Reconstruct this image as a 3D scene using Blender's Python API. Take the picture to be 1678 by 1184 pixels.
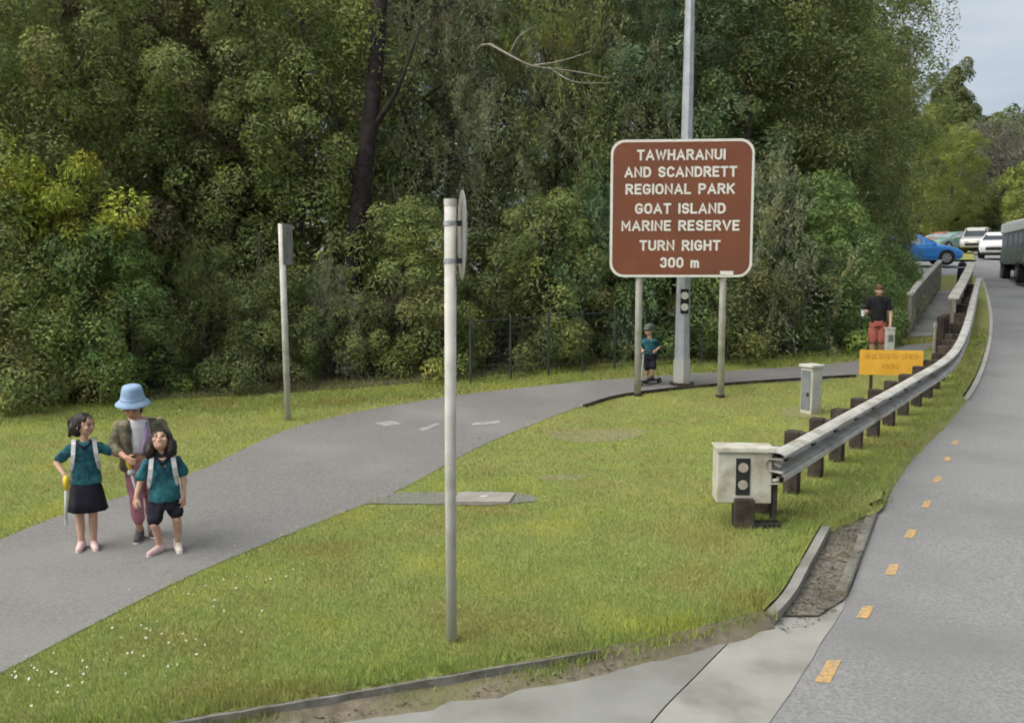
import bpy, bmesh, math, random
import numpy as np
from mathutils import Vector, Matrix, noise as mnoise
from mathutils.geometry import delaunay_2d_cdt

for o in list(bpy.data.objects):
    bpy.data.objects.remove(o)
S = bpy.context.scene
COL = S.collection
R = math.radians
random.seed(7)
RNG = np.random.default_rng(7)

# ------------------------------------------------------------------ camera
CAM_H, FOC, PITCH = 2.5, 1500.0, math.atan(152 / 1500.0)
cam_d = bpy.data.cameras.new('camera')
cam = bpy.data.objects.new('camera', cam_d)
COL.objects.link(cam)
cam.location = (0, 0, CAM_H)
cam.rotation_euler = (math.pi / 2 - PITCH, 0, 0)
cam_d.sensor_width = 36
cam_d.lens = FOC / 1678 * 36
cam_d.clip_end = 5000
S.camera = cam

# ------------------------------------------------------------------ world, sun, exposure
SUN_EL, SUN_AZ = R(50), R(-112)          # azimuth measured from +Y towards +X
w = bpy.data.worlds.new('World')
S.world = w
w.use_nodes = True
nt = w.node_tree
nt.nodes.clear()
out = nt.nodes.new('ShaderNodeOutputWorld')
bg = nt.nodes.new('ShaderNodeBackground')
sky = nt.nodes.new('ShaderNodeTexSky')
sky.sky_type = 'NISHITA'
sky.sun_disc = False
sky.sun_elevation = SUN_EL
sky.sun_rotation = SUN_AZ
sky.dust_density = 3
tc = nt.nodes.new('ShaderNodeTexCoord')
mp = nt.nodes.new('ShaderNodeMapping')
mp.inputs['Scale'].default_value = (1.6, 1.6, 7.0)
ns = nt.nodes.new('ShaderNodeTexNoise')
ns.inputs['Scale'].default_value = 1.7
ns.inputs['Detail'].default_value = 5
ns.inputs['Roughness'].default_value = 0.55
rp = nt.nodes.new('ShaderNodeValToRGB')
rp.color_ramp.elements[0].position = 0.36
rp.color_ramp.elements[0].color = (1.3, 1.47, 1.68, 1)
rp.color_ramp.elements[1].position = 0.62
rp.color_ramp.elements[1].color = (1.95, 2.05, 2.12, 1)
mx = nt.nodes.new('ShaderNodeMixRGB')
mx.inputs['Fac'].default_value = 0.86      # closed cloud cover over the clear sky
L = nt.links.new
L(tc.outputs['Generated'], mp.inputs['Vector'])
L(mp.outputs[0], ns.inputs['Vector'])
L(ns.outputs['Fac'], rp.inputs[0])
L(sky.outputs[0], mx.inputs[1])
L(rp.outputs[0], mx.inputs[2])
L(mx.outputs[0], bg.inputs[0])
bg.inputs['Strength'].default_value = 0.10
L(bg.outputs[0], out.inputs[0])

sd = bpy.data.lights.new('sun', 'SUN')
sd.energy = 1.5
sd.angle = R(65)
sd.color = (1, 0.96, 0.9)
sun = bpy.data.objects.new('sun', sd)
COL.objects.link(sun)
sv = Vector((math.sin(SUN_AZ) * math.cos(SUN_EL), math.cos(SUN_AZ) * math.cos(SUN_EL), math.sin(SUN_EL)))
sun.rotation_euler = sv.to_track_quat('Z', 'Y').to_euler()

S.render.engine = 'CYCLES'
S.view_settings.view_transform = 'Standard'
S.view_settings.look = 'None'
S.view_settings.gamma = 1
S.view_settings.exposure = 1.65
S.cycles.use_denoising = True
S.cycles.max_bounces = 4
S.cycles.diffuse_bounces = 3
S.cycles.transparent_max_bounces = 4
S.cycles.filter_width = 1.9
S.cycles.use_adaptive_sampling = True
S.cycles.adaptive_threshold = 0.04
S.cycles.adaptive_min_samples = 12

# ------------------------------------------------------------------ terrain and picking
TY = [-60, 12, 16, 20, 24, 30, 37.5, 46, 50, 60, 75, 110, 200, 3000]
TZ = [0, 0, .12, .4, .75, 1.3, 2.0, 2.72, 2.97, 3.4, 4.0, 4.7, 5, 5]
_ty = np.arange(-60, 260, .25)
_tz = np.interp(_ty, TY, TZ)
_k = np.exp(-.5 * (np.arange(-12, 13) * .25 / 1.3) ** 2)
_tz2 = np.convolve(np.pad(_tz, 12, mode='edge'), _k / _k.sum(), mode='valid')

def tz(y):
    return np.interp(y, _ty, _tz2)

def zt(x, y):
    return float(np.interp(y, _ty, _tz2))

def ray(px, py):
    c, s = math.cos(PITCH), math.sin(PITCH)
    u = 592 - py
    return Vector((px - 839, FOC * c + u * s, -FOC * s + u * c))

def at(px, py, off=0.0):
    d = ray(px, py)
    lo, hi = 0.5 / d.y, 300 / d.y
    t = lo
    while t < hi:
        p = d * t
        if CAM_H + p.z <= zt(p.x, p.y) + off:
            break
        t *= 1.01
    a, b = t / 1.01, t
    for _ in range(30):
        m = (a + b) / 2
        p = d * m
        if CAM_H + p.z <= zt(p.x, p.y) + off:
            b = m
        else:
            a = m
    p = d * b
    return Vector((p.x, p.y, zt(p.x, p.y)))

def col(px, y, up=440):
    d = ray(px, up)
    return d.x / d.y * y

def spot(px, y, up=440):
    x = col(px, y, up)
    return Vector((x, y, zt(x, y)))

# ------------------------------------------------------------------ mesh builder
class MB:
    def __init__(s):
        s.v, s.f = [], []

    def add(s, vs, fs, M=None):
        b = len(s.v)
        if M is not None:
            vs = [M @ Vector(p) for p in vs]
        s.v += [tuple(p) for p in vs]
        s.f += [tuple(i + b for i in f) for f in fs]
        return s

    def box(s, c, d, rz=0, M=None, top=1.0):
        x, y, z = d[0] / 2, d[1] / 2, d[2] / 2
        vs = []
        for zz, k in ((-z, 1), (z, top)):
            for (sx, sy) in ((-1, -1), (1, -1), (1, 1), (-1, 1)):
                p = Matrix.Rotation(rz, 3, 'Z') @ Vector((sx * x * k, sy * y * k, zz))
                vs.append(p + Vector(c))
        return s.add(vs, [(3, 2, 1, 0), (4, 5, 6, 7), (0, 1, 5, 4), (1, 2, 6, 5), (2, 3, 7, 6), (3, 0, 4, 7)], M)

    def tube(s, pts, rad, n=8, M=None, cap=True, ang=0.0):
        pts = [Vector(p) for p in pts]
        if not hasattr(rad, '__len__'):
            rad = [rad] * len(pts)
        vs, fs = [], []
        ref = None
        for i, p in enumerate(pts):
            t = (pts[min(i + 1, len(pts) - 1)] - pts[max(i - 1, 0)])
            t = t.normalized() if t.length > 1e-9 else Vector((0, 0, 1))
            if ref is None:
                ref = Vector((1, 0, 0)) if abs(t.x) < .9 else Vector((0, 1, 0))
            a = (ref - t * ref.dot(t)).normalized()
            ref = a
            b = t.cross(a)
            for k in range(n):
                q = 2 * math.pi * k / n + ang
                vs.append(p + (a * math.cos(q) + b * math.sin(q)) * rad[i])
        for i in range(len(pts) - 1):
            for k in range(n):
                k2 = (k + 1) % n
                fs.append((i * n + k, i * n + k2, (i + 1) * n + k2, (i + 1) * n + k))
        if cap:
            fs.append(tuple(range(n - 1, -1, -1)))
            fs.append(tuple((len(pts) - 1) * n + k for k in range(n)))
        return s.add(vs, fs, M)

    def capsule(s, a, b, ra, rb, n=12, M=None):
        a, b = Vector(a), Vector(b)
        t = (b - a).normalized()
        pts, rad = [], []
        for q in (-85, -60, -30, 0):
            pts.append(a + t * ra * math.sin(R(q)))
            rad.append(ra * math.cos(R(q)))
        for q in (0, 30, 60, 85):
            pts.append(b + t * rb * math.sin(R(q)))
            rad.append(rb * math.cos(R(q)))
        return s.tube(pts, rad, n, M)

    def ell(s, c, r, M=None, n=14, m=9):
        vs, fs = [], []
        for i in range(m):
            th = math.pi * (i + .5) / m
            for k in range(n):
                q = 2 * math.pi * k / n
                vs.append((c[0] + r[0] * math.sin(th) * math.cos(q), c[1] + r[1] * math.sin(th) * math.sin(q), c[2] + r[2] * math.cos(th)))
        for i in range(m - 1):
            for k in range(n):
                k2 = (k + 1) % n
                fs.append((i * n + k, (i + 1) * n + k, (i + 1) * n + k2, i * n + k2))
        fs.append(tuple(range(n)))
        fs.append(tuple((m - 1) * n + k for k in range(n - 1, -1, -1)))
        return s.add(vs, fs, M)

    def loft(s, rings, n=20, M=None, fold=0.0, nf=7):
        """rings (cx, cy, z, rx, ry); fold ripples the lower rings like cloth"""
        vs, fs = [], []
        for j, (cx, cy, z, rx, ry) in enumerate(rings):
            a = fold * j / max(1, len(rings) - 1)
            for k in range(n):
                q = 2 * math.pi * k / n
                g = 1 + a * math.sin(nf * q + .7)
                vs.append((cx + rx * g * math.cos(q), cy + ry * g * math.sin(q), z))
        for i in range(len(rings) - 1):
            for k in range(n):
                k2 = (k + 1) % n
                fs.append((i * n + k, i * n + k2, (i + 1) * n + k2, (i + 1) * n + k))
        fs.append(tuple(range(n - 1, -1, -1)))
        fs.append(tuple((len(rings) - 1) * n + k for k in range(n)))
        return s.add(vs, fs, M)

    def prism(s, poly, y0, y1, M=None):
        """polygon in xz, thickness along y"""
        n = len(poly)
        vs = [(x, y0, z) for x, z in poly] + [(x, y1, z) for x, z in poly]
        fs = [tuple(range(n)), tuple(range(2 * n - 1, n - 1, -1))]
        for k in range(n):
            k2 = (k + 1) % n
            fs.append((k, k + n, k2 + n, k2))
        return s.add(vs, fs, M)

    def build(s, name, mat, parent=None, smooth=False, bevel=0, autosm=False):
        me = bpy.data.meshes.new(name)
        me.from_pydata(s.v, [], s.f)
        bm = bmesh.new()
        bm.from_mesh(me)
        bmesh.ops.recalc_face_normals(bm, faces=bm.faces)
        bm.to_mesh(me)
        bm.free()
        if smooth:
            me.polygons.foreach_set('use_smooth', [True] * len(me.polygons))
        o = bpy.data.objects.new(name, me)
        COL.objects.link(o)
        o.parent = parent
        if mat is not None:
            me.materials.append(mat)
        if bevel:
            b = o.modifiers.new('bevel', 'BEVEL')
            b.width = bevel
            b.segments = 2
            b.limit_method = 'ANGLE'
        return o

def empty(name, loc, rz=0):
    o = bpy.data.objects.new(name, None)
    COL.objects.link(o)
    o.location = loc
    o.rotation_euler = (0, 0, rz)
    o.empty_display_size = .2
    return o

def tag(o, label=None, cat=None, group=None, kind=None):
    if label: o['label'] = label
    if cat: o['category'] = cat
    if group: o['group'] = group
    if kind: o['kind'] = kind
    return o

def copy_tree(o, parent=None):
    c = o.copy()
    COL.objects.link(c)
    c.parent = parent
    for ch in list(o.children):
        copy_tree(ch, c)
    return c

def bake(o):
    dg = bpy.context.evaluated_depsgraph_get()
    me = bpy.data.meshes.new_from_object(o.evaluated_get(dg))
    o.modifiers.clear()
    o.data = me
    return o

def fuse(mb, name, mat, parent, voxel=.008, it=4, fac=.5, rip=None):
    """one continuous skin over overlapping shapes"""
    o = mb.build(name, mat, parent)
    m = o.modifiers.new('r', 'REMESH')
    m.mode = 'VOXEL'
    m.voxel_size = voxel
    m.use_smooth_shade = True
    s = o.modifiers.new('s', 'SMOOTH')
    s.factor = fac
    s.iterations = it
    p = o.parent
    o.parent = None
    bake(o)
    o.parent = p
    if not o.data.materials:
        o.data.materials.append(mat)
    if rip is None:
        rip = {'polo_shirt': (.011, 15, 9), 'tshirt': (.012, 13, 8), 'trousers': (.01, 16, 9), 'shorts': (.011, 16, 9), 'cardigan_front': (.014, 14, 8), 'cardigan_back': (.012, 14, 8), 'blouse': (.008, 18, 9), 'hair': (.006, 70, 16)}.get(name)
    if rip:
        cs = [(v.co.copy(), v.normal.copy()) for v in o.data.vertices]
        new = []
        for c, nr_ in cs:
            d = mnoise.noise(Vector((c.x * rip[1] + c.z * 4, c.y * rip[1], c.z * rip[2]))) + .5 * mnoise.noise(Vector((c.x * rip[1] * 2.2, c.y * rip[1] * 2.2 + 5, c.z * rip[2] * 2)))
            new += list(c + nr_ * d * rip[0])
        o.data.vertices.foreach_set('co', new)
        o.data.update()
    return o

# ------------------------------------------------------------------ materials
def mat_new(name):
    m = bpy.data.materials.new(name)
    m.use_nodes = True
    n = m.node_tree.nodes
    return m, n, m.node_tree.links.new, n['Principled BSDF']

def noisy(name, c1, c2, scale=5, rough=.7, detail=6, metal=0, bump=0, bscale=None, c3=None, s3=1.2, lo=.35, hi=.65, spec=.3, dist=.01, obj=True):
    m, n, l, p = mat_new(name)
    tcn = n.new('ShaderNodeTexCoord')
    t = n.new('ShaderNodeTexNoise')
    t.inputs['Scale'].default_value = scale
    t.inputs['Detail'].default_value = detail
    t.inputs['Roughness'].default_value = .65
    l(tcn.outputs['Object'], t.inputs['Vector'])
    r = n.new('ShaderNodeValToRGB')
    r.color_ramp.elements[0].position = lo
    r.color_ramp.elements[1].position = hi
    r.color_ramp.elements[0].color = (*c1, 1)
    r.color_ramp.elements[1].color = (*c2, 1)
    l(t.outputs['Fac'], r.inputs[0])
    cout = r.outputs[0]
    if c3:
        t3 = n.new('ShaderNodeTexNoise')
        t3.inputs['Scale'].default_value = s3
        t3.inputs['Detail'].default_value = 5
        l(tcn.outputs['Object'], t3.inputs['Vector'])
        r3 = n.new('ShaderNodeValToRGB')
        r3.color_ramp.elements[0].position = .48
        r3.color_ramp.elements[1].position = .72
        l(t3.outputs['Fac'], r3.inputs[0])
        mxn = n.new('ShaderNodeMixRGB')
        l(r3.outputs[0], mxn.inputs[0])
        l(cout, mxn.inputs[1])
        mxn.inputs[2].default_value = (*c3, 1)
        cout = mxn.outputs[0]
    l(cout, p.inputs['Base Color'])
    p.inputs['Roughness'].default_value = rough
    p.inputs['Metallic'].default_value = metal
    p.inputs['Specular IOR Level'].default_value = spec
    if bump:
        tb = n.new('ShaderNodeTexNoise')
        tb.inputs['Scale'].default_value = bscale or scale * 6
        tb.inputs['Detail'].default_value = 4
        l(tcn.outputs['Object'], tb.inputs['Vector'])
        bn = n.new('ShaderNodeBump')
        bn.inputs['Strength'].default_value = bump
        bn.inputs['Distance'].default_value = dist
        l(tb.outputs['Fac'], bn.inputs['Height'])
        l(bn.outputs[0], p.inputs['Normal'])
    return m

def leafmat(name, tint=None, trans=.3, sat=1.0):
    m, n, l, p = mat_new(name)
    oi = n.new('ShaderNodeObjectInfo')
    g = n.new('ShaderNodeNewGeometry')
    tcn = n.new('ShaderNodeTexCoord')
    t = n.new('ShaderNodeTexNoise')
    t.inputs['Scale'].default_value = .9
    t.inputs['Detail'].default_value = 3
    l(tcn.outputs['Object'], t.inputs['Vector'])
    r = n.new('ShaderNodeValToRGB')            # clump-scale: brown-olive, green, yellow-green
    e = r.color_ramp.elements
    e[0].position, e[0].color = .3, (.95, .78, .8, 1)
    e[1].position, e[1].color = .72, (1.25, 1.2, .75, 1)
    k = r.color_ramp.elements.new(.5)
    k.color = (.85, 1.0, .9, 1)
    l(t.outputs['Fac'], r.inputs[0])
    m1 = n.new('ShaderNodeMixRGB')
    m1.blend_type = 'MULTIPLY'
    m1.inputs[0].default_value = 1
    if tint:
        m1.inputs[1].default_value = (*tint, 1)
    else:
        l(oi.outputs['Color'], m1.inputs[1])
    l(r.outputs[0], m1.inputs[2])
    r2 = n.new('ShaderNodeValToRGB')           # leaf to leaf
    e = r2.color_ramp.elements
    e[0].position, e[0].color = 0, (.72, .75, .78, 1)
    e[1].position, e[1].color = 1, (1.7, 1.6, 1.35, 1)
    k = r2.color_ramp.elements.new(.55)
    k.color = (1, 1, 1, 1)
    l(g.outputs['Random Per Island'], r2.inputs[0])
    m2 = n.new('ShaderNodeMixRGB')
    m2.blend_type = 'MULTIPLY'
    m2.inputs[0].default_value = 1
    l(m1.outputs[0], m2.inputs[1])
    l(r2.outputs[0], m2.inputs[2])
    l(m2.outputs[0], p.inputs['Base Color'])
    p.inputs['Roughness'].default_value = .6
    p.inputs['Specular IOR Level'].default_value = .25
    tr = n.new('ShaderNodeBsdfTranslucent')
    l(m2.outputs[0], tr.inputs[0])
    ms = n.new('ShaderNodeMixShader')
    ms.inputs[0].default_value = trans
    l(p.outputs[0], ms.inputs[1])
    l(tr.outputs[0], ms.inputs[2])
    l(ms.outputs[0], n['Material Output'].inputs[0])
    return m

M = {}
M['soil'] = noisy('soil', (.06, .05, .03), (.12, .1, .06), 3, .95, bump=.5)
M['lawn'] = noisy('lawn', (.17, .19, .045), (.25, .26, .075), 1.6, .95, 8, bump=.6, bscale=40, c3=(.25, .225, .085), s3=.55)
M['asphalt'] = noisy('asphalt', (.16, .159, .155), (.27, .268, .262), 45, .9, 8, bump=.5, bscale=160, c3=(.165, .165, .16), s3=.5, dist=.004)
M['path'] = noisy('path', (.125, .121, .113), (.22, .214, .2), 38, .92, 8, bump=.5, bscale=140, c3=(.225, .217, .2), s3=.45, dist=.004)
M['driveway'] = noisy('driveway', (.215, .217, .195), (.265, .263, .237), 1.4, .9, 8, bump=.3, bscale=90, c3=(.13, .126, .105), s3=.9, dist=.004)
M['apron'] = noisy('apron', (.25, .246, .215), (.32, .312, .277), 1.7, .85, 8, bump=.3, bscale=70, c3=(.14, .133, .11), s3=1.6, dist=.004)
M['kerb'] = noisy('kerb', (.1, .095, .078), (.22, .212, .18), 7, .9, 7, bump=.5, c3=(.1, .09, .065), s3=2)
M['edge_pale'] = noisy('edge_pale', (.34, .33, .29), (.46, .45, .4), 4, .9, 7, bump=.3, c3=(.24, .23, .19), s3=1.5)
M['kerb_pale'] = noisy('kerb_pale', (.2, .195, .17), (.28, .272, .24), 3, .9, 7, bump=.4, c3=(.13, .125, .09), s3=1.2)
M['dirt'] = noisy('dirt', (.12, .1, .07), (.21, .18, .125), 11, .95, 8, bump=.8, c3=(.15, .15, .065), s3=2.5)
M['gravel'] = noisy('gravel', (.085, .075, .06), (.25, .23, .19), 30, .95, 8, bump=.9, c3=(.07, .06, .045), s3=3)
M['slab'] = noisy('slab', (.23, .21, .18), (.31, .29, .25), 4, .9, 6, bump=.3)
M['yellow_paint'] = noisy('yellow_paint', (.22, .205, .17), (.55, .33, .1), 30, .85, 7, lo=.38, hi=.58)
M['white_paint'] = noisy('white_paint', (.19, .185, .17), (.42, .41, .37), 14, .85, 6)
M['post_white'] = noisy('post_white', (.42, .41, .37), (.54, .53, .48), 3, .65, 7, c3=(.28, .27, .22), s3=3.2)
M['galv'] = noisy('galv', (.32, .34, .36), (.44, .46, .48), 4, .5, 6, metal=.35)
M['galv_old'] = noisy('galv_old', (.42, .42, .39), (.53, .525, .49), 3, .55, 7, metal=.15, c3=(.3, .27, .21), s3=1.5)
M['rail'] = noisy('rail', (.38, .37, .33), (.54, .53, .48), 5, .6, 8, metal=.1, c3=(.25, .22, .16), s3=2.2)
M['terminal'] = noisy('terminal', (.4, .39, .32), (.54, .52, .45), 7, .7, 8, c3=(.26, .23, .15), s3=4)
M['sign_brown'] = noisy('sign_brown', (.17, .06, .03), (.215, .076, .037), 2.2, .5, 5, c3=(.155, .06, .038), s3=1.1)
M['sign_white'] = noisy('sign_white', (.66, .65, .58), (.74, .73, .66), 6, .5, 3)
M['sign_back'] = noisy('sign_back', (.2, .2, .19), (.33, .33, .31), 4, .5, 5, metal=.4)
M['black'] = noisy('black', (.012, .012, .013), (.03, .03, .03), 8, .6)
M['timber_dark'] = noisy('timber_dark', (.022, .017, .014), (.06, .047, .036), 9, .85, 7, bump=.5, c3=(.09, .075, .05), s3=3)
M['timber'] = noisy('timber', (.2, .18, .14), (.34, .31, .25), 6, .85, 7, bump=.4)
M['timber_pale'] = noisy('timber_pale', (.46, .44, .38), (.58, .56, .5), 4, .8, 7, c3=(.33, .31, .25), s3=2)
M['bark'] = noisy('bark', (.035, .027, .022), (.1, .08, .062), 7, .95, 7, bump=.8, c3=(.14, .125, .1), s3=1.5)
M['bark_dark'] = noisy('bark_dark', (.014, .011, .011), (.045, .036, .033), 7, .95, 7, bump=.8)
M['bark_pale'] = noisy('bark_pale', (.2, .18, .15), (.36, .33, .28), 6, .9, 7, bump=.6)
M['fence'] = noisy('fence', (.03, .035, .03), (.06, .065, .06), 8, .7)
M['reflector'] = noisy('reflector', (.62, .61, .56), (.72, .71, .68), 20, .35)
M['reflector_old'] = noisy('reflector_old', (.3, .27, .21), (.42, .38, .31), 20, .5)
M['yellow_sign'] = noisy('yellow_sign', (.62, .33, .035), (.72, .4, .05), 3, .55, 5)
M['yellow_ink'] = noisy('yellow_ink', (.4, .19, .025), (.5, .25, .035), 9, .6)
M['skin'] = noisy('skin', (.46, .27, .19), (.56, .35, .25), 9, .55, 4)
M['skin_warm'] = noisy('skin_warm', (.42, .22, .15), (.52, .29, .2), 9, .55, 4)
M['hair'] = noisy('hair', (.008, .006, .006), (.028, .02, .017), 14, .45, 6, bump=.5)
M['hair_red'] = noisy('hair_red', (.06, .03, .015), (.12, .06, .03), 14, .5, 6, bump=.5)
M['teal'] = noisy('teal', (.01, .075, .095), (.04, .18, .2), 9, .85, 5, bump=.9, bscale=14, c3=(.008, .045, .075), s3=7, dist=.03)
M['navy'] = noisy('navy', (.008, .008, .014), (.022, .02, .032), 8, .9, 5, bump=.4, bscale=20)
M['strap'] = noisy('strap', (.42, .42, .42), (.56, .56, .55), 9, .8)
M['pack'] = noisy('pack', (.3, .31, .35), (.42, .43, .46), 6, .85)
M['shoe_pink'] = noisy('shoe_pink', (.55, .36, .35), (.7, .52, .5), 9, .7)
M['shoe_white'] = noisy('shoe_white', (.55, .48, .4), (.68, .6, .52), 9, .7)
M['shoe_dark'] = noisy('shoe_dark', (.05, .045, .05), (.1, .09, .09), 9, .7)
M['hat_blue'] = noisy('hat_blue', (.19, .29, .44), (.3, .41, .54), 6, .85, bump=.3, bscale=20)
M['cardigan'] = noisy('cardigan', (.12, .11, .07), (.26, .225, .155), 16, .95, 7, bump=.8, bscale=40, c3=(.08, .085, .055), s3=9)
M['blouse'] = noisy('blouse', (.62, .62, .66), (.75, .74, .76), 5, .85)
M['trouser_pink'] = noisy('trouser_pink', (.34, .13, .17), (.44, .2, .25), 8, .9, bump=.4, bscale=20)
M['lilac'] = noisy('lilac', (.25, .17, .3), (.4, .3, .45), 8, .9)
M['lips'] = noisy('lips', (.3, .1, .08), (.36, .13, .1), 9, .5)
M['tshirt_black'] = noisy('tshirt_black', (.006, .007, .008), (.018, .018, .02), 8, .9, bump=.4, bscale=20)
M['shorts_red'] = noisy('shorts_red', (.28, .07, .05), (.4, .13, .1), 8, .9)
M['helmet'] = noisy('helmet', (.05, .08, .06), (.1, .13, .1), 8, .5)
M['yellow_plastic'] = noisy('yellow_plastic', (.68, .5, .03), (.78, .6, .06), 8, .5)
M['grey_plastic'] = noisy('grey_plastic', (.4, .4, .39), (.52, .52, .5), 8, .5)
M['glass'] = noisy('glass', (.02, .028, .034), (.05, .06, .068), 2, .3, spec=.4)
M['glass_pale'] = noisy('glass_pale', (.22, .28, .3), (.34, .4, .42), 2, .15, spec=.6)
M['tyre'] = noisy('tyre', (.012, .012, .013), (.025, .025, .026), 12, .85)
M['rim'] = noisy('rim', (.3, .29, .3), (.42, .4, .41), 6, .4, metal=.5)
M['car_blue'] = noisy('car_blue', (.03, .2, .58), (.04, .24, .64), 1, .28, spec=.6)
M['car_white'] = noisy('car_white', (.62, .62, .6), (.7, .7, .68), 1, .3, spec=.5)
M['car_silver'] = noisy('car_silver', (.36, .36, .33), (.44, .44, .41), 1, .35, metal=.3)
M['car_teal'] = noisy('car_teal', (.14, .22, .2), (.2, .28, .26), 1, .35)
M['car_red'] = noisy('car_red', (.3, .14, .11), (.36, .18, .15), 1, .35)
M['truck_green'] = noisy('truck_green', (.1, .125, .095), (.16, .18, .14), 2, .6)
M['truck_grey'] = noisy('truck_grey', (.13, .15, .15), (.2, .22, .22), 2, .5)
M['lamp'] = noisy('lamp', (.6, .62, .62), (.75, .77, .78), 3, .2)
M['red_lamp'] = noisy('red_lamp', (.3, .03, .02), (.4, .05, .03), 3, .3)
M['leaf'] = leafmat('leaf')
M['grass'] = leafmat('grass', (.315, .35, .125), .35)
M['rough_grass'] = leafmat('rough_grass', (.27, .3, .085), .35)
M['litter'] = leafmat('litter', (.13, .108, .08), .05)
M['litter_pale'] = leafmat('litter_pale', (.27, .235, .16), .05)
M['worn_turf'] = noisy('worn_turf', (.16, .15, .07), (.25, .23, .13), 9, .95, 8, bump=.6, c3=(.2, .21, .06), s3=3)
M['daisy'] = noisy('daisy', (.5, .5, .42), (.62, .62, .52), 5, .8)

# ------------------------------------------------------------------ ground sheets
def smooth_line(pts, per=6):
    P = [Vector(p) for p in pts]
    P = [P[0] * 2 - P[1]] + P + [P[-1] * 2 - P[-2]]
    o = []
    for i in range(1, len(P) - 2):
        for k in range(per):
            t = k / per
            a, b, c, d = P[i - 1], P[i], P[i + 1], P[i + 2]
            o.append(.5 * ((2 * b) + (c - a) * t + (2 * a - 5 * b + 4 * c - d) * t * t + (3 * b - a - 3 * c + d) * t ** 3))
    o.append(P[-2])
    return o

def inside(poly, x, y):
    px = np.array([p[0] for p in poly]); py = np.array([p[1] for p in poly])
    r = np.zeros(len(x), bool)
    j = len(px) - 1
    for i in range(len(px)):
        c = ((py[i] > y) != (py[j] > y)) & (x < (px[j] - px[i]) * (y - py[i]) / (py[j] - py[i] + 1e-12) + px[i])
        r ^= c
        j = i
    return r

def drape(name, poly, off, mat, sp=.7, kind='structure', jitter=0):
    poly = [(p[0], p[1]) for p in poly]
    dense = []
    for i in range(len(poly)):
        a, b = Vector(poly[i]), Vector(poly[(i + 1) % len(poly)])
        n = max(1, int((b - a).length / (sp * 1.2)))
        for k in range(n):
            dense.append(a.lerp(b, k / n))
    xs = [p.x for p in dense]; ys = [p.y for p in dense]
    gx, gy = np.meshgrid(np.arange(min(xs), max(xs), sp), np.arange(min(ys), max(ys), sp))
    gx, gy = gx.ravel(), gy.ravel()
    k = inside([(p.x, p.y) for p in dense], gx, gy)
    pts = dense + [Vector((a, b)) for a, b in zip(gx[k], gy[k])]
    n = len(dense)
    r = delaunay_2d_cdt(pts, [(i, (i + 1) % n) for i in range(n)], [], 1, 1e-5)
    vs = [(p.x, p.y, zt(p.x, p.y) + off + (random.uniform(-1, 1) * jitter)) for p in r[0]]
    me = bpy.data.meshes.new(name)
    me.from_pydata(vs, [], r[2])
    bm = bmesh.new()
    bm.from_mesh(me)
    for f in bm.faces:
        if f.normal.z < 0:
            f.normal_flip()
    bm.to_mesh(me)
    bm.free()
    me.polygons.foreach_set('use_smooth', [True] * len(me.polygons))
    me.materials.append(mat)
    o = bpy.data.objects.new(name, me)
    COL.objects.link(o)
    if kind:
        o['kind'] = kind
    return o

def ribbon(name, line, wid, z0, z1, mat, kind='structure', parent=None, side=1, taper=0):
    """solid edging along a ground line: from the line outwards by wid, between z0 and z1 above ground"""
    line = [Vector((p[0], p[1])) for p in line]
    vs, fs = [], []
    for i, p in enumerate(line):
        t = (line[min(i + 1, len(line) - 1)] - line[max(i - 1, 0)]).normalized()
        nrm = Vector((-t.y, t.x)) * side
        z = zt(p.x, p.y)
        q = p + nrm * wid
        jz = random.uniform(-.003, .003)
        vs += [(p.x, p.y, z + z0), (p.x + nrm.x * taper, p.y + nrm.y * taper, z + z1 - .012 + jz), (p.x + nrm.x * (taper + .012), p.y + nrm.y * (taper + .012), z + z1 + jz), (q.x, q.y, z + z1 + jz), (q.x, q.y, z + z0)]
    m = 5
    for i in range(len(line) - 1):
        for k in range(m):
            k2 = (k + 1) % m
            fs.append((i * m + k, i * m + k2, (i + 1) * m + k2, (i + 1) * m + k))
    fs += [tuple(range(m)), tuple((len(line) - 1) * m + k for k in range(m - 1, -1, -1))]
    mb = MB()
    mb.v, mb.f = vs, fs
    o = mb.build(name, mat, parent)
    if kind:
        o['kind'] = kind
    return o

def bank(name, line, wid, zin, zout, mat, side=-1, n=3):
    """sloping earth from a ground line down and outwards"""
    line = [Vector((q_[0], q_[1])) for q_ in line]
    vs, fs = [], []
    for i, q_ in enumerate(line):
        t_ = (line[min(i + 1, len(line) - 1)] - line[max(i - 1, 0)]).normalized()
        nr = Vector((-t_.y, t_.x)) * side
        for k in range(n + 1):
            f = k / n
            w_ = (wid + random.uniform(-.03, .03)) * f - (.002 if k == 0 else 0)
            v_ = q_ + nr * w_
            vs.append((v_.x, v_.y, zt(v_.x, v_.y) + zin + (zout - zin) * f + (random.uniform(-.008, .008) if 0 < k < n else 0)))
    for i in range(len(line) - 1):
        for k in range(n):
            a_ = i * (n + 1) + k
            fs.append((a_, a_ + n + 1, a_ + n + 2, a_ + 1))
    b_ = MB()
    b_.v, b_.f = vs, fs
    o = b_.build(name, mat, smooth=True)
    for pl_ in o.data.polygons:
        pass
    if o.data.polygons[0].normal.z < 0:
        o.data.flip_normals()
    o['kind'] = 'structure'
    return o

LOW = -.1
V2 = lambda p: Vector((p[0], p[1]))
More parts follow.
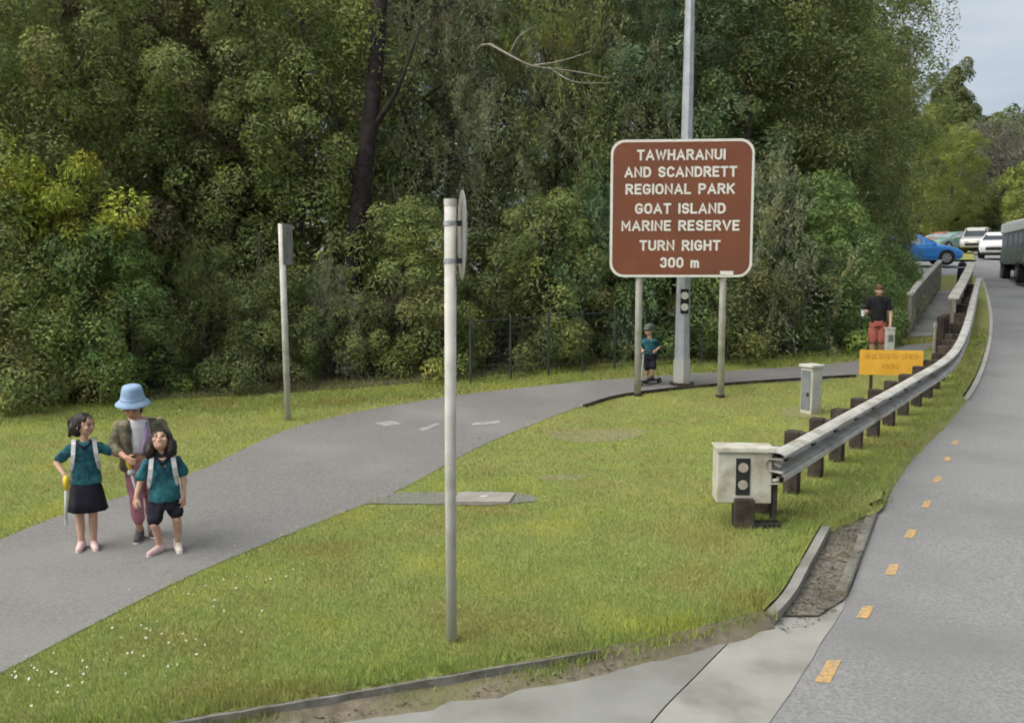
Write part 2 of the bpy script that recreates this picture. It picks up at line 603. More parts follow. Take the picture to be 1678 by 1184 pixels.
# kerb between lawn and driveway, then round the gravel drain, then the road edge
kerb_px = [(-250, 1275), (260, 1184), (500, 1144), (740, 1103), (980, 1062), (1110, 1036), (1250, 1000)]
kerb_line = smooth_line([at(*p) for p in kerb_px])
drain_left = smooth_line([at(*p) for p in [(1250, 1000), (1283, 965), (1312, 915), (1345, 858)]], 4)
drain_top = [at(1345, 858), at(1395, 838), at(1445, 815)]
edge_px = [(1445, 815), (1470, 772), (1510, 728), (1550, 688), (1588, 640), (1610, 590), (1620, 540), (1617, 495), (1606, 456)]
road_edge = smooth_line([at(*p, LOW) for p in edge_px], 6)
e1, e0 = V2(road_edge[-1]), V2(road_edge[-8])
dr = (e1 - e0).normalized()
far_edge = [Vector((19.4, 38.5)), Vector((20.2, 40.0))]
far_edge2 = [Vector((25.4, 50.5)), Vector((33, 66)), Vector((45, 92)), Vector((70, 150))]
verge_poly = [V2(p) for p in kerb_line] + [V2(p) for p in drain_left[1:]] + [V2(p) for p in drain_top[1:]] + [V2(p) for p in road_edge[1:]] + far_edge + [Vector((4, 40.5)), Vector((-60, 41)), Vector((-60, 3)), Vector((-9, 3))]
asph_left_px = [(1110, 1420), (1255, 1184), (1322, 1080), (1388, 978), (1412, 915), (1432, 860), (1445, 815)]
asph_left = smooth_line([at(*p, LOW) for p in asph_left_px], 4)

# broad base sheet to the horizon
bx_ = [-900, -400, -200, -120, -80] + list(range(-60, 121, 6)) + [160, 250, 500, 900]
by_ = [-60, -30] + list(range(-10, 130, 1)) + [140, 170, 220, 320, 500, 900, 2000]
mb = MB()
mb.v = [(x, y, zt(x, y) - .16) for y in by_ for x in bx_]
nx = len(bx_)
mb.f = [(j * nx + i, j * nx + i + 1, (j + 1) * nx + i + 1, (j + 1) * nx + i) for j in range(len(by_) - 1) for i in range(nx - 1)]
tag(mb.build('ground', M['soil'], smooth=True), kind='structure')

drape('verge_ground', verge_poly, 0, M['lawn'], .6)
verge2 = [Vector((-60, 51)), Vector((4, 51))] + far_edge2 + [Vector((40, 150)), Vector((-60, 150))]
drape('far_verge_ground', verge2, 0, M['lawn'], 2.5)
road_poly = [V2(p) for p in asph_left] + [V2(p) for p in road_edge[1:]] + far_edge + far_edge2 + [Vector((84, 150)), Vector((58, 92)), Vector((46, 66)), Vector((36, 47)), Vector((28, 33)), Vector((19, 18)), Vector((13, 8)), Vector((8, 0)), Vector((2, -3))]
drape('road', road_poly, LOW, M['asphalt'], .8)
drape('side_road', [Vector((-60, 40)), Vector((4, 40.2)), Vector((20.4, 39.8)), Vector((25.6, 50.7)), Vector((4, 51.3)), Vector((-60, 51.3))], LOW - .005, M['asphalt'], 1.5)

# driveway and concrete apron with an open joint between them
jl = smooth_line([at(*p, LOW) for p in [(890, 1420), (1068, 1184), (1140, 1108), (1210, 1038), (1262, 1000)]], 4)
low_kerb = [V2(at(p[0], p[1] + 22, LOW + .02)) for p in kerb_px]
drv = [Vector((p.x, p.y)) for p in low_kerb[:1]] + [V2(p) for p in kerb_line[1:-1]] + [V2(p) - Vector((.006, 0)) for p in reversed(jl[:-1])] + [Vector((-1, 2.6)), Vector((-4, 2.6))]
drape('driveway', drv, LOW + .004, M['driveway'], .5)
apr = [V2(p) + Vector((.006, 0)) for p in jl] + [V2(at(1300, 1003, LOW)), V2(at(1345, 998, LOW)), V2(at(1388, 978, LOW))] + [V2(p) + Vector((.03 + random.uniform(-.012, .012), 0)) for p in reversed(asph_left[:12])]
drape('concrete_apron', apr, LOW + .005, M['apron'], .4)
dirt_line = smooth_line([at(*q_, LOW) for q_ in [(-250, 1330), (260, 1236), (500, 1197), (740, 1154), (980, 1106), (1110, 1068), (1245, 1016)]])
dv, dfc = [], []
for i_, (a_, b_) in enumerate(zip(kerb_line, dirt_line)):
    for k_ in range(5):
        q_ = V2(a_).lerp(V2(b_) + Vector((random.uniform(-.05, .05), random.uniform(-.06, .04))) * (k_ / 4), k_ / 4)
        o_ = -.022 + (LOW + .002 + .022) * (k_ / 4) ** .8 + (random.uniform(-.008, .008) if 0 < k_ < 4 else 0)
        dv.append((q_.x, q_.y, zt(q_.x, q_.y) + o_))
for i_ in range(len(kerb_line) - 1):
    for k_ in range(4):
        dfc.append((i_ * 5 + k_, i_ * 5 + 5 + k_, i_ * 5 + 6 + k_, i_ * 5 + 1 + k_))
mb = MB(); mb.v, mb.f = dv, dfc
tag(mb.build('dirt_strip', M['dirt'], smooth=True), kind='structure')
dirt = [V2(q_) for q_ in kerb_line] + [V2(q_) for q_ in reversed(dirt_line)]
drain_poly = [V2(p) for p in drain_left] + [V2(p) for p in drain_top[1:]] + [V2(at(*p, LOW)) for p in [(1432, 862), (1410, 918), (1384, 984), (1340, 1012), (1280, 1012)]]
drape('gravel_drain', drain_poly, LOW + .02, M['gravel'], .12, jitter=.006)
ribbon('kerb', kerb_line[:25], .04, -.14, .004, M['kerb'], side=-1)
bank('kerb_bank', kerb_line[24:], .14, .002, LOW - .0, M['dirt'])
bank('drain_bank', smooth_line([drain_top[0], drain_top[1], at(1424, 826)], 5), .08, .002, LOW + .02, M['lawn'])
drape('verge_patch', [V2(at(*q_, LOW)) for q_ in [(1395, 848), (1420, 826), (1446, 806), (1456, 812), (1446, 838), (1425, 852)]], LOW + .045, M['lawn'], .1, jitter=.01)
ribbon('drain_edging', drain_left, .09, -.14, -.01, M['kerb_pale'], side=-1)
ribbon('drain_kerb', smooth_line([at(*p, LOW) for p in [(1388, 978), (1412, 915), (1432, 860), (1445, 815)]], 5), .09, -.15, -.055, M['kerb'], side=1)
bank('verge_bank', road_edge[:23], .08, .002, LOW - .01, M['lawn'])
ribbon('road_kerb', road_edge[22:], .1, -.15, -.05, M['edge_pale'], side=-1)

# shared path
pl_px = [(-260, 985), (-100, 925), (0, 885), (100, 845), (220, 808), (330, 770), (400, 736), (470, 705), (550, 683), (640, 665), (760, 647), (880, 633), (1000, 622), (1200, 608), (1400, 592), (1480, 566)]
pr_px = [(-260, 1250), (-100, 1160), (0, 1105), (160, 1020), (320, 940), (500, 865), (650, 805), (720, 768), (790, 730), (900, 685), (960, 664), (1010, 650), (1090, 639), (1200, 629), (1400, 616), (1545, 560)]
pl = smooth_line([at(*p) for p in pl_px], 4)
pr = smooth_line([at(*p) for p in pr_px], 4)
path_poly = [V2(p) for p in pl] + [V2(p) for p in reversed(pr)]
drape('path', path_poly, .008, M['path'], .5)
pe = smooth_line([at(*p) for p in [(955, 667), (1010, 651), (1090, 640), (1200, 630), (1400, 617)]], 5)
tag(ribbon('path_edging', pe, .06, -.05, .055, M['timber_dark'], kind='structure', side=-1))
# worn side track and inspection slab
drape('worn_track', [V2(at(*p)) for p in [(600, 826), (640, 808), (720, 808), (800, 806), (870, 812), (882, 822), (800, 829), (700, 827)]], .012, M['path'], .2)
for nm, pts, mt in (('bare_soil_patch', [(900, 708), (960, 703), (1040, 700), (1066, 708), (1030, 722), (950, 726), (905, 718)], 'worn_turf'),
                    ('bare_soil_patch', [(875, 779), (920, 776), (962, 780), (940, 788), (890, 787)], 'worn_turf'),
                    ('bare_soil_patch', [(1270, 672), (1310, 664), (1352, 672), (1330, 684), (1285, 684)], 'worn_turf')):
    drape(nm, [V2(at(*p)) for p in pts], .006, M[mt], .2)
# painted marks
def mark(name, px, off, mat, kind='structure'):
    return drape(name, [V2(at(*p, off)) for p in px], off + (.004 if off else .012), mat, .3)
for q in ([(614, 694), (640, 690), (660, 695), (630, 699)], [(686, 704), (714, 694), (722, 695), (694, 707)], [(772, 694), (818, 690), (820, 694), (774, 698)]):
    mark('path_marking', q, 0, M['white_paint'])
yd = [(1565, 725, 13, 6), (1552, 752, 14, 7), (1536, 785, 16, 9), (1518, 826, 17, 11), (1492, 874, 20, 14), (1462, 933, 23, 17), (1418, 1003, 25, 19), (1357, 1100, 32, 36)]
for (x, y, wd, h) in yd:
    k = wd * .38
    s = h * .55
    base_ = [(x - k - s * .5, y + h / 2), (x, y + h / 2), (x + k - s * .45, y + h / 2), (x + k, y), (x + k + s * .45, y - h / 2), (x + s * .4, y - h / 2), (x - k + s * .5, y - h / 2), (x - k, y)]
    mark('yellow_dash', [(a_ + random.uniform(-.04, .04) * wd, b_ + random.uniform(-.05, .05) * h) for a_, b_ in base_], LOW, M['yellow_paint'])

# ------------------------------------------------------------------ guard rail
gr_px = [(1262, 742), (1300, 722), (1350, 695), (1400, 668), (1450, 641), (1500, 613), (1538, 591), (1560, 571), (1574, 545), (1585, 512), (1594, 478), (1600, 455)]
gl = smooth_line([at(*p, .74) for p in gr_px], 8)
cum = [0]
for a, b in zip(gl, gl[1:]):
    cum.append(cum[-1] + (V2(b) - V2(a)).length)
def along(s):
    s = max(0, min(cum[-1] - 1e-4, s))
    i = max(k for k in range(len(cum) - 1) if cum[k] <= s)
    t = (s - cum[i]) / (cum[i + 1] - cum[i])
    p = V2(gl[i]).lerp(V2(gl[i + 1]), t)
    d = (V2(gl[i + 1]) - V2(gl[i])).normalized()
    return Vector((p.x, p.y, zt(p.x, p.y))), d
W = [(0, .745), (.04, .752), (.1, .745), (.14, .725), (.14, .70), (.12, .685), (.0, .68), (-.03, .65), (-.03, .60), (0, .56), (.11, .55), (.14, .53), (.14, .48), (.1, .445), (0, .43)]
g0 = empty('guard_rail', gl[0])
tag(g0, 'long weathered steel guard rail with dark timber posts between lawn and road', 'guard rail')
o0 = Vector(gl[0])
nb = 6
for b in range(nb):
    s0, s1 = cum[-1] * b / nb, cum[-1] * (b + 1) / nb + (.15 if b < nb - 1 else 0)
    st = [s0 + (s1 - s0) * k / 14 for k in range(15)]
    vs, fs = [], []
    lift = .004 * (b % 2)
    for s in st:
        p, d = along(s)
        nrm = Vector((d.y, -d.x, 0))
        for (u, v) in W:
            vs.append(p + nrm * (u + lift) + Vector((0, 0, v)) - o0)
        for (u, v) in W:
            vs.append(p + nrm * (u - .006 + lift) + Vector((0, 0, v - (.004 if v > .6 else -.004))) - o0)
    m = len(W) * 2
    n = len(W)
    loop = list(range(n)) + list(range(2 * n - 1, n - 1, -1))
    for i in range(len(st) - 1):
        for k in range(m):
            a, c = loop[k], loop[(k + 1) % m]
            fs.append((i * m + a, i * m + c, (i + 1) * m + c, (i + 1) * m + a))
    q = MB()
    q.v, q.f = [tuple(v) for v in vs], fs
    be = q.build('beam', M['rail'], g0, smooth=False)
s = .55
i = 0
while s < cum[-1] - .3:
    p, d = along(s)
    nrm = Vector((d.y, -d.x, 0))
    rz = math.atan2(d.y, d.x)
    q = MB().box(p - nrm * .225 - o0 + Vector((0, 0, .32)), (.16, .16, .77 + random.uniform(-.03, .03)), rz + random.uniform(-.05, .05))
    po = q.build('post', M['timber_dark'], g0, bevel=.012)
    MB().box(p - nrm * .078 - o0 + Vector((0, 0, .56)), (.12, .15, .28), rz).build('blockout', M['timber_dark'], po, bevel=.01)
    MB().tube([p + nrm * .0 - o0 + Vector((0, 0, .588)), p + nrm * .03 - o0 + Vector((0, 0, .588))], .016, 6).build('bolt', M['galv'], po)
    s += .98 if s < 13 else 1.9
    i += 1

# terminal box at the near end of the rail
tp = at(1217, 862)
t0 = empty('guard_rail_terminal', tp, R(-4))
tag(t0, 'pale box shaped rail end with black plate and two round reflectors', 'rail terminal')
hw = .262
MB().box((0, 0, .12), (.19, .2, .34)).build('post', M['timber_dark'], t0, bevel=.012)
MB().box((.0, 0, .5), (2 * hw, .05, .53)).build('panel', M['terminal'], t0, bevel=.012)
q = MB().box((0, .1, .772), (2 * hw + .04, .30, .022)).box((0, -.045, .752), (2 * hw + .03, .02, .03))
q.build('cap', M['terminal'], t0, bevel=.006)
q = MB().box((hw - .012, .15, .5), (.022, .24, .52)).box((-hw + .012, .15, .5), (.022, .24, .52)).box((0, .15, .247), (2 * hw - .05, .24, .02))
q.build('side_plate', M['terminal'], t0, bevel=.004)
pl_ = MB().box((-.015, -.03, .5), (.135, .012, .36)).build('marker_plate', M['black'], t0, bevel=.003)
for zz in (.59, .42):
    MB().tube([(-.015, -.034, zz), (-.015, -.044, zz)], .047, 18).build('reflector', M['reflector_old'], t0)
# bracket and cable that carry the beam
MB().box((.31, .16, .6), (.1, .2, .3), R(-38)).build('bracket', M['rail'], t0, bevel=.01)
MB().tube([(.27, .02, .64), (.33, -.02, .61), (.36, .08, .6)], .022, 8).tube([(.27, 0, .46), (.31, -.03, .47), (.35, .06, .5)], .02, 8).build('cable', M['galv_old'], t0, smooth=True)
MB().box((.3, .05, .28), (.05, .1, .42)).build('strut', M['timber_dark'], t0, bevel=.006)
MB().box((.2, -.02, .03), (.3, .13, .05), R(4)).build('shadow_patch', M['black'], t0, bevel=.006)  # flat black box standing in for the shadow right of the post foot

# ------------------------------------------------------------------ brown tourist sign
sl, sr = at(1044, 660), at(1181, 668)
sl.y, sr.y = 16.85, 16.3
sl = spot(1046, 16.62, 560); sr = spot(1183, 16.5, 560)
mid = (sl + sr) / 2
rz = math.atan2(sr.y - sl.y, sr.x - sl.x)
hs = (V2(sr) - V2(sl)).length / 2
sg = empty('tourist_sign', mid, rz)
tag(sg, 'large brown roadside sign with white border and lettering on two white posts', 'sign')
PXM = 1 / 91.5                                    # metres per photo pixel at the sign
mz = mid.z
X = lambda px: ray(px, 341).x / ray(px, 341).y * (mid.y - .06) - mid.x
Z = lambda py: CAM_H + ray(1117, py).z / ray(1117, py).y * (mid.y - .06) - mz
def rrect(x0, x1, z0, z1, r, n=7):
    o = []
    for (cx_, cz_, a0) in ((x1 - r, z1 - r, 0), (x0 + r, z1 - r, 90), (x0 + r, z0 + r, 180), (x1 - r, z0 + r, 270)):
        for k in range(n + 1):
            a = R(a0 + 90 * k / n)
            o.append((cx_ + r * math.cos(a), cz_ + r * math.sin(a)))
    return o
for sx in (-hs, hs):
    foot = zt(0, mid.y + math.sin(rz) * sx) - mid.z
    po = MB().tube([(sx, .03, foot - .05), (sx, .03, Z(240))], .062, 14).build('post', M['post_white'], sg, smooth=True)
    MB().tube([(sx, .03, foot - .03), (sx, .03, foot + .05)], .085, 12).build('base_collar', M['black'], po)
pan = MB().prism(rrect(X(1001), X(1233), Z(454), Z(228), .25), -.06, -.035).build('panel', M['sign_white'], sg)
MB().prism(rrect(X(1001) + .045, X(1233) - .045, Z(454) + .045, Z(228) - .045, .215), -.064, -.058).build('face', M['sign_brown'], pan)
MB().box(((X(1182) + X(1203)) / 2, -.067, Z(447)), (.23, .004, .07)).build('sticker', M['sign_white'], pan)
for zz in (Z(280), Z(400)):
    MB().box((0, -.02, zz), (2.2, .03, .06)).build('rear_rail', M['sign_back'], sg)
def arc(cx_, cy_, rx_, ry_, a0, a1, n=9):
    return [(cx_ + rx_ * math.cos(R(a0 + (a1 - a0) * k / n)), cy_ + ry_ * math.sin(R(a0 + (a1 - a0) * k / n))) for k in range(n + 1)]
# road-sign capitals as centre lines in a cell (width, strokes), height 1
OO = arc(.32, .68, .32, .32, 0, 180) + arc(.32, .32, .32, .32, 180, 360) + [(.64, .68)]
GL = {
 'T': (.6, [[(0, 1), (.6, 1)], [(.3, 1), (.3, 0)]]), 'A': (.72, [[(0, 0), (.36, 1), (.72, 0)], [(.14, .3), (.58, .3)]]),
 'W': (.96, [[(0, 1), (.24, 0), (.48, .9), (.72, 0), (.96, 1)]]), 'H': (.62, [[(0, 0), (0, 1)], [(.62, 0), (.62, 1)], [(0, .52), (.62, .52)]]),
 'R': (.62, [[(0, 0), (0, 1), (.34, 1)] + arc(.34, .75, .26, .25, 90, -90) + [(0, .5)], [(.3, .5), (.62, 0)]]),
 'N': (.64, [[(0, 0), (0, 1), (.64, 0), (.64, 1)]]), 'U': (.62, [[(0, 1), (0, .3)] + arc(.31, .3, .31, .3, 180, 360) + [(.62, 1)]]), 'I': (.0, [[(0, 0), (0, 1)]]),
 'D': (.62, [[(.2, 0), (0, 0), (0, 1), (.2, 1)] + arc(.24, .6, .38, .4, 90, 0) + arc(.24, .4, .38, .4, 0, -90) + [(.2, 0)]]),
 'S': (.58, [arc(.29, .745, .28, .255, 25, 180) + arc(.29, .745, .28, .235, 180, 255)[1:] + arc(.3, .26, .28, .25, 80, 0) + arc(.3, .26, .28, .26, 0, -160)[1:]]),
 'C': (.6, [arc(.32, .66, .32, .34, 30, 180) + arc(.32, .34, .32, .34, 180, 330)]), 'E': (.52, [[(.52, 1), (0, 1), (0, 0), (.52, 0)], [(0, .52), (.44, .52)]]),
 'G': (.64, [arc(.32, .66, .32, .34, 35, 180) + arc(.32, .34, .32, .34, 180, 350) + [(.64, .46), (.38, .46)]]),
 'O': (.64, [OO]), '0': (.56, [[(x_ * .875, y_) for x_, y_ in OO]]), 'L': (.5, [[(0, 1), (0, 0), (.5, 0)]]), 'P': (.6, [[(0, 0), (0, 1), (.34, 1)] + arc(.34, .74, .26, .26, 90, -90) + [(0, .48)]]),
 'K': (.62, [[(0, 0), (0, 1)], [(.6, 1), (0, .4)], [(.22, .6), (.62, 0)]]), 'M': (.76, [[(0, 0), (0, 1), (.38, .3), (.76, 1), (.76, 0)]]), 'V': (.7, [[(0, 1), (.35, 0), (.7, 1)]]),
 '3': (.54, [arc(.27, .76, .25, .24, 155, -70) + arc(.27, .28, .27, .28, 70, -155)]), 'm': (.72, [[(0, 0), (0, .66)], [(0, .45)] + arc(.18, .45, .18, .2, 180, 0) + [(.36, 0)], [(.36, .45)] + arc(.54, .45, .18, .2, 180, 0) + [(.72, 0)]]), ' ': (.3, [])}
def words(txt, x0, x1, zc, h, y, mat, parent, off=.012, sw=.2):
    gap = .36
    tot = sum(GL[c_][0] for c_ in txt) + gap * (len(txt) - 1)
    kx = (x1 - x0 - sw * h * .8) / tot
    kz = h * (1 - sw)
    hw_ = h * sw * .5
    x_ = x0 + sw * h * .4
    q, lev = MB(), 0
    def flush():
        nonlocal q, lev
        if q.v:
            q.build('word', mat, parent)
        q, lev = MB(), 0
    for c_ in txt:
        w_, strokes = GL[c_]
        if c_ == ' ':
            flush()
        for s_ in strokes:
            lev += 1
            P = [Vector((x_ + a_ * kx, zc - kz / 2 + b_ * kz)) for a_, b_ in s_]
            P = [p_ for i_, p_ in enumerate(P) if i_ == 0 or (p_ - P[i_ - 1]).length > 1e-4]
            closed = (P[0] - P[-1]).length < 1e-3
            vs = []
            n_p = len(P)
            for i_, p_ in enumerate(P):
                a_ = P[i_ - 1] if i_ else (P[-2] if closed else None)
                b_ = P[i_ + 1] if i_ < n_p - 1 else (P[1] if closed else None)
                d0 = (p_ - a_).normalized() if a_ else (b_ - p_).normalized()
                d1 = (b_ - p_).normalized() if b_ else d0
                n0, n1 = Vector((-d0.y, d0.x)), Vector((-d1.y, d1.x))
                m_ = (n0 + n1)
                m_ = m_.normalized() if m_.length > 1e-6 else n0
                m_ = m_ * min(1.7, 1 / max(.3, m_.dot(n0)))
                e_ = Vector((0, 0))
                if not closed and i_ == 0: e_ = -d1 * hw_
                if not closed and i_ == n_p - 1: e_ = d0 * hw_
                for s__ in (1, -1):
                    v_ = p_ + m_ * hw_ * s__ + e_
                    vs.append((v_.x, y - .0004 * (lev % 5), v_.y))
            q.add(vs, [(2 * i_, 2 * i_ + 1, 2 * i_ + 3, 2 * i_ + 2) for i_ in range(n_p - 1)])
        x_ += (w_ + gap) * kx
    flush()
for (t, x0, x1, yc) in (('TAWHARANUI', 1044, 1186, 253.5), ('AND SCANDRETT', 1024, 1205, 281.5), ('REGIONAL PARK', 1026, 1202, 309.5), ('GOAT ISLAND', 1042, 1188, 341.5), ('MARINE RESERVE', 1020, 1211, 369.5), ('TURN RIGHT', 1050, 1181, 402), ('300 m', 1084, 1147, 430)):
    words(t, X(x0), X(x1), Z(yc), 17.2 * PXM, -.068, M['sign_white'], pan, .022)

# ------------------------------------------------------------------ street light column behind the sign
lp = spot(1117.5, 17.75, 600)
lt = empty('street_light', lp)
tag(lt, 'tall tapered galvanised street light column rising behind the brown sign', 'street light')
MB().tube([(0, 0, 0), (0, 0, 2.5), (.02, 0, 6), (.03, 0, 9.3)], [.155, .125, .1, .075], 8).build('pole', M['galv'], lt)
MB().tube([(0, 0, -.02), (0, 0, .05)], .24, 12).build('base_plate', M['timber_dark'], lt)
MB().tube([(0, 0, .03), (0, 0, .5)], .168, 8).build('base_sleeve', M['galv_old'], lt)
rb = MB().box((-.0, -.148, 1.63), (.155, .012, .47)).build('reflector_plate', M['black'], lt)
for zz in (1.74, 1.52):
    MB().tube([(0, -.152, zz), (0, -.164, zz)], .072, 18).build('reflector', M['reflector'], rb)
MB().tube([(.03, 0, 9.2), (.3, -.2, 9.5), (1.4, -1.1, 9.75)], .04, 8).build('arm', M['galv'], lt)
MB().box((1.75, -1.4, 9.77), (.7, .3, .12), R(-38)).build('lamp_head', M['galv'], lt, bevel=.03)

# ------------------------------------------------------------------ the two single signposts
np_ = at(740, 1050)
t = empty('signpost', np_)
tag(t, 'white round signpost near the kerb with disc sign seen from its edge', 'signpost')
MB().tube([(0, 0, -.05), (0, 0, 1.2), (.012, 0, 2.92)], [.035, .037, .04], 14).build('post', M['post_white'], t, smooth=True)
MB().tube([(.012, 0, 2.9), (.012, 0, 2.945)], .042, 14).build('post_cap', M['post_white'], t)
n_ = Vector((math.cos(R(8.6)), math.sin(R(8.6)), 0))
c_ = Vector((.085, .03, 2.715))
MB().tube([c_ - n_ * .004, c_ + n_ * .004], .29, 40).build('disc', M['sign_back'], t)
for zz in (2.79, 2.55):
    MB().box((.045, .02, zz), (.11, .05, .035)).build('bracket', M['black'], t)
    MB().tube([(.008, 0, zz - .015), (.008, 0, zz + .015)], .0425, 14).build('clamp', M['galv'], t)
MB().box((.045, .008, 2.66), (.012, .03, .3)).build('stiffener', M['sign_back'], t)

bp_ = at(472, 688)
t = empty('signpost', bp_)
tag(t, 'slim white signpost on far lawn by the trees with small square plate', 'signpost')
MB().tube([(0, 0, -.05), (-.03, 0, 3.12)], [.05, .052], 12).build('post', M['post_white'], t, smooth=True)
n_ = Vector((math.cos(R(-14)) , math.sin(R(-14)), 0))
MB().box((.055, .03, 2.8), (.012, .34, .64), R(-13)).build('plate', M['sign_back'], t)
for zz in (2.98, 2.62):
    MB().box((.01, .02, zz), (.1, .05, .03)).build('bracket', M['black'], t)

# ------------------------------------------------------------------ small utility pillar
up = at(1328, 677)
t = empty('utility_pillar', up, R(28))
tag(t, 'short pale utility pillar with flat cap standing behind the guard rail', 'utility pillar')
MB().box((0, 0, .38), (.24, .24, .78)).build('body', M['terminal'], t, bevel=.012)
MB().box((0, 0, .8), (.3, .3, .05)).build('cap', M['post_white'], t, bevel=.012)
MB().box((-.03, -.122, .4), (.16, .014, .6)).build('door', M['galv_old'], t, bevel=.004)
MB().box((-.123, 0, .4), (.012, .2, .66)).build('side_panel', M['truck_grey'], t, bevel=.004)
MB().box((-.13, -.05, .33), (.02, .05, .06)).build('lock', M['black'], t)

# ------------------------------------------------------------------ orange notice board
ya, yb_ = spot(1408, 16.6, 600), spot(1512, 16.4, 600)
mid = (ya + yb_) / 2
t = empty('notice_board', mid, math.atan2(yb_.y - ya.y, yb_.x - ya.x))
tag(t, 'wide orange notice board with faded dark lettering set low behind rail', 'notice board')
hw = (V2(yb_) - V2(ya)).length / 2
zc = 2.5 - (593 - 440) / 1500 * 16.6 - mid.z
hb = 20.5 / 1500 * 16.6
pn = MB().prism(rrect(-hw, hw, zc - hb, zc + hb, .02, 2), -.012, .006).build('board', M['yellow_sign'], t)
for sx in (-hw * .6, hw * .6):
    MB().tube([(sx, .03, -.1), (sx, .03, zc + hb * .9)], .03, 8).build('post', M['timber_dark'], t)
def scribble(n, x0, x1, zc, h, parent, seed):
    rr = random.Random(seed)
    q = MB()
    wd = (x1 - x0) / n
    for k in range(n):
        c = x0 + wd * (k + .5)
        b = wd * .14
        for sx in rr.sample((-1, 0, 1), 2):
            q.box((c + sx * wd * .28, -.0135, zc), (b, .002, h))
        q.box((c, -.0145, zc + rr.choice((-.42, 0, .42)) * h), (wd * .7, .002, h * .16))
    q.build('lettering', M['yellow_ink'], parent)
scribble(10, -hw * .84, hw * .2, zc + hb * .5, hb * .42, pn, 1)
scribble(5, hw * .32, hw * .86, zc + hb * .5, hb * .42, pn, 2)
scribble(5, -hw * .3, hw * .28, zc - hb * .32, hb * .4, pn, 3)

# ------------------------------------------------------------------ concrete slab on the lawn
q = MB()
pts = [at(*p) for p in ((742, 826), (752, 810), (845, 811), (835, 826))]
c = sum(pts, Vector()) / 4
t = empty('concrete_slab', c)
tag(t, 'small pale concrete slab lying flush in the lawn beside the near signpost', 'slab')
vs = [p - c + Vector((0, 0, zz)) for zz in (-.05, .035) for p in pts]
MB().add(vs, [(3, 2, 1, 0), (4, 5, 6, 7), (0, 1, 5, 4), (1, 2, 6, 5), (2, 3, 7, 6), (3, 0, 4, 7)]).build('slab', M['slab'], t, bevel=.008)
MB().tube([(0, 0, .034), (0, 0, .04)], .05, 10).build('lifting_ring', M['galv_old'], t)

# ------------------------------------------------------------------ footbridge
bl = [spot(1487, 23.6, 560), spot(1510, 27.5, 500), spot(1538, 34, 480)]
brr = [spot(1560, 24.0, 540), spot(1576, 28, 500), spot(1590, 34, 470)]
fb = empty('footbridge', bl[0])
tag(fb, 'narrow footbridge with slatted left railing and pale flat right handrail', 'footbridge')
o0 = Vector(bl[0])
vs, fs = [], []
for a, b in zip(bl, brr):
    for p in (a, b):
        vs += [p - o0 + Vector((0, 0, .03)), p - o0 + Vector((0, 0, -.2))]
for i in range(2):
    a = i * 4
    fs += [(a, a + 2, a + 6, a + 4), (a + 1, a + 5, a + 7, a + 3), (a, a + 4, a + 5, a + 1), (a + 2, a + 3, a + 7, a + 6)]
fs += [(0, 1, 3, 2), (8, 10, 11, 9)]
MB().add(vs, fs).build('deck', M['driveway'], fb)
def lerp3(P, t):
    i = 0 if t < .5 else 1
    return P[i].lerp(P[i + 1], (t - .5 * i) * 2)
def bar(q, a, b, w, h):
    d = (b - a)
    L_ = d.length
    rot = d.to_track_quat('X', 'Z').to_matrix().to_4x4()
    q.box((L_ / 2, 0, 0), (L_, w, h), 0, Matrix.Translation(a) @ rot)
    return q
UP = Vector((0, 0, 1))
for i in range(2):
    bar(MB(), bl[i] - o0 + UP * 1.12, bl[i + 1] - o0 + UP * 1.12, .16, .06).build('handrail', M['timber_pale'], fb, bevel=.008)
    bar(MB(), bl[i] - o0 + UP * .2, bl[i + 1] - o0 + UP * .2, .06, .1).build('bottom_rail', M['timber'], fb)
    bar(MB(), brr[i] - o0 + UP * .98, brr[i + 1] - o0 + UP * .98, .26, .07).build('handrail', M['timber_pale'], fb, bevel=.008)
    for hz in (.25, .5, .75):
        bar(MB(), brr[i] - o0 + UP * hz, brr[i + 1] - o0 + UP * hz, .04, .17).build('board', M['timber_dark'], fb)
for k in range(8):
    p = lerp3(bl, min(.999, k / 7)) - o0
    MB().box(p + UP * .52, (.1, .1, 1.16)).build('post', M['timber'], fb)
    p = lerp3(brr, min(.999, k / 7)) - o0
    MB().box(p + UP * .46, (.1, .1, 1.0)).build('post', M['timber'], fb)
for k in range(64):
    p = lerp3(bl, (k + .5) / 64) - o0
    MB().box(p + UP * .63, (.035, .035, .94)).build('baluster', M['timber'], fb)

# dark barrier boards and posts at the near end of the bridge
t = empty('timber_barrier', spot(1540, 21, 580), R(60))
tag(t, 'dark stained timber barrier at the near right end of the footbridge', 'barrier')
for k in range(3):
    MB().box((k * .75 - .2, 0, .45), (.14, .14, .95)).build('post', M['timber_dark'], t)
MB().box((.55, 0, .78), (1.75, .05, .24)).build('board', M['timber_dark'], t)
MB().box((.55, 0, .42), (1.75, .05, .24)).build('board', M['timber_dark'], t)

t = empty('marker_post', spot(1456, 19.2, 600))
tag(t, 'square white timber marker post beside the man in black', 'marker post')
MB().box((0, 0, .42), (.17, .12, .95)).build('post', M['post_white'], t, bevel=.01)
MB().box((0, 0, .91), (.19, .14, .03)).build('cap', M['post_white'], t)
MB().box((0, -.063, .7), (.1, .006, .14)).build('reflector', M['truck_green'], t)

t = empty('timber_post', spot(1528, 20.6, 600), R(20))
tag(t, 'thin leaning grey stake standing next to the dark timber barrier', 'stake')
MB().tube([(0, 0, -.05), (.03, 0, .85)], [.035, .03], 6).build('stake', M['timber'], t)
MB().box((.027, 0, .78), (.08, .02, .1)).build('tag_plate', M['galv_old'], t)

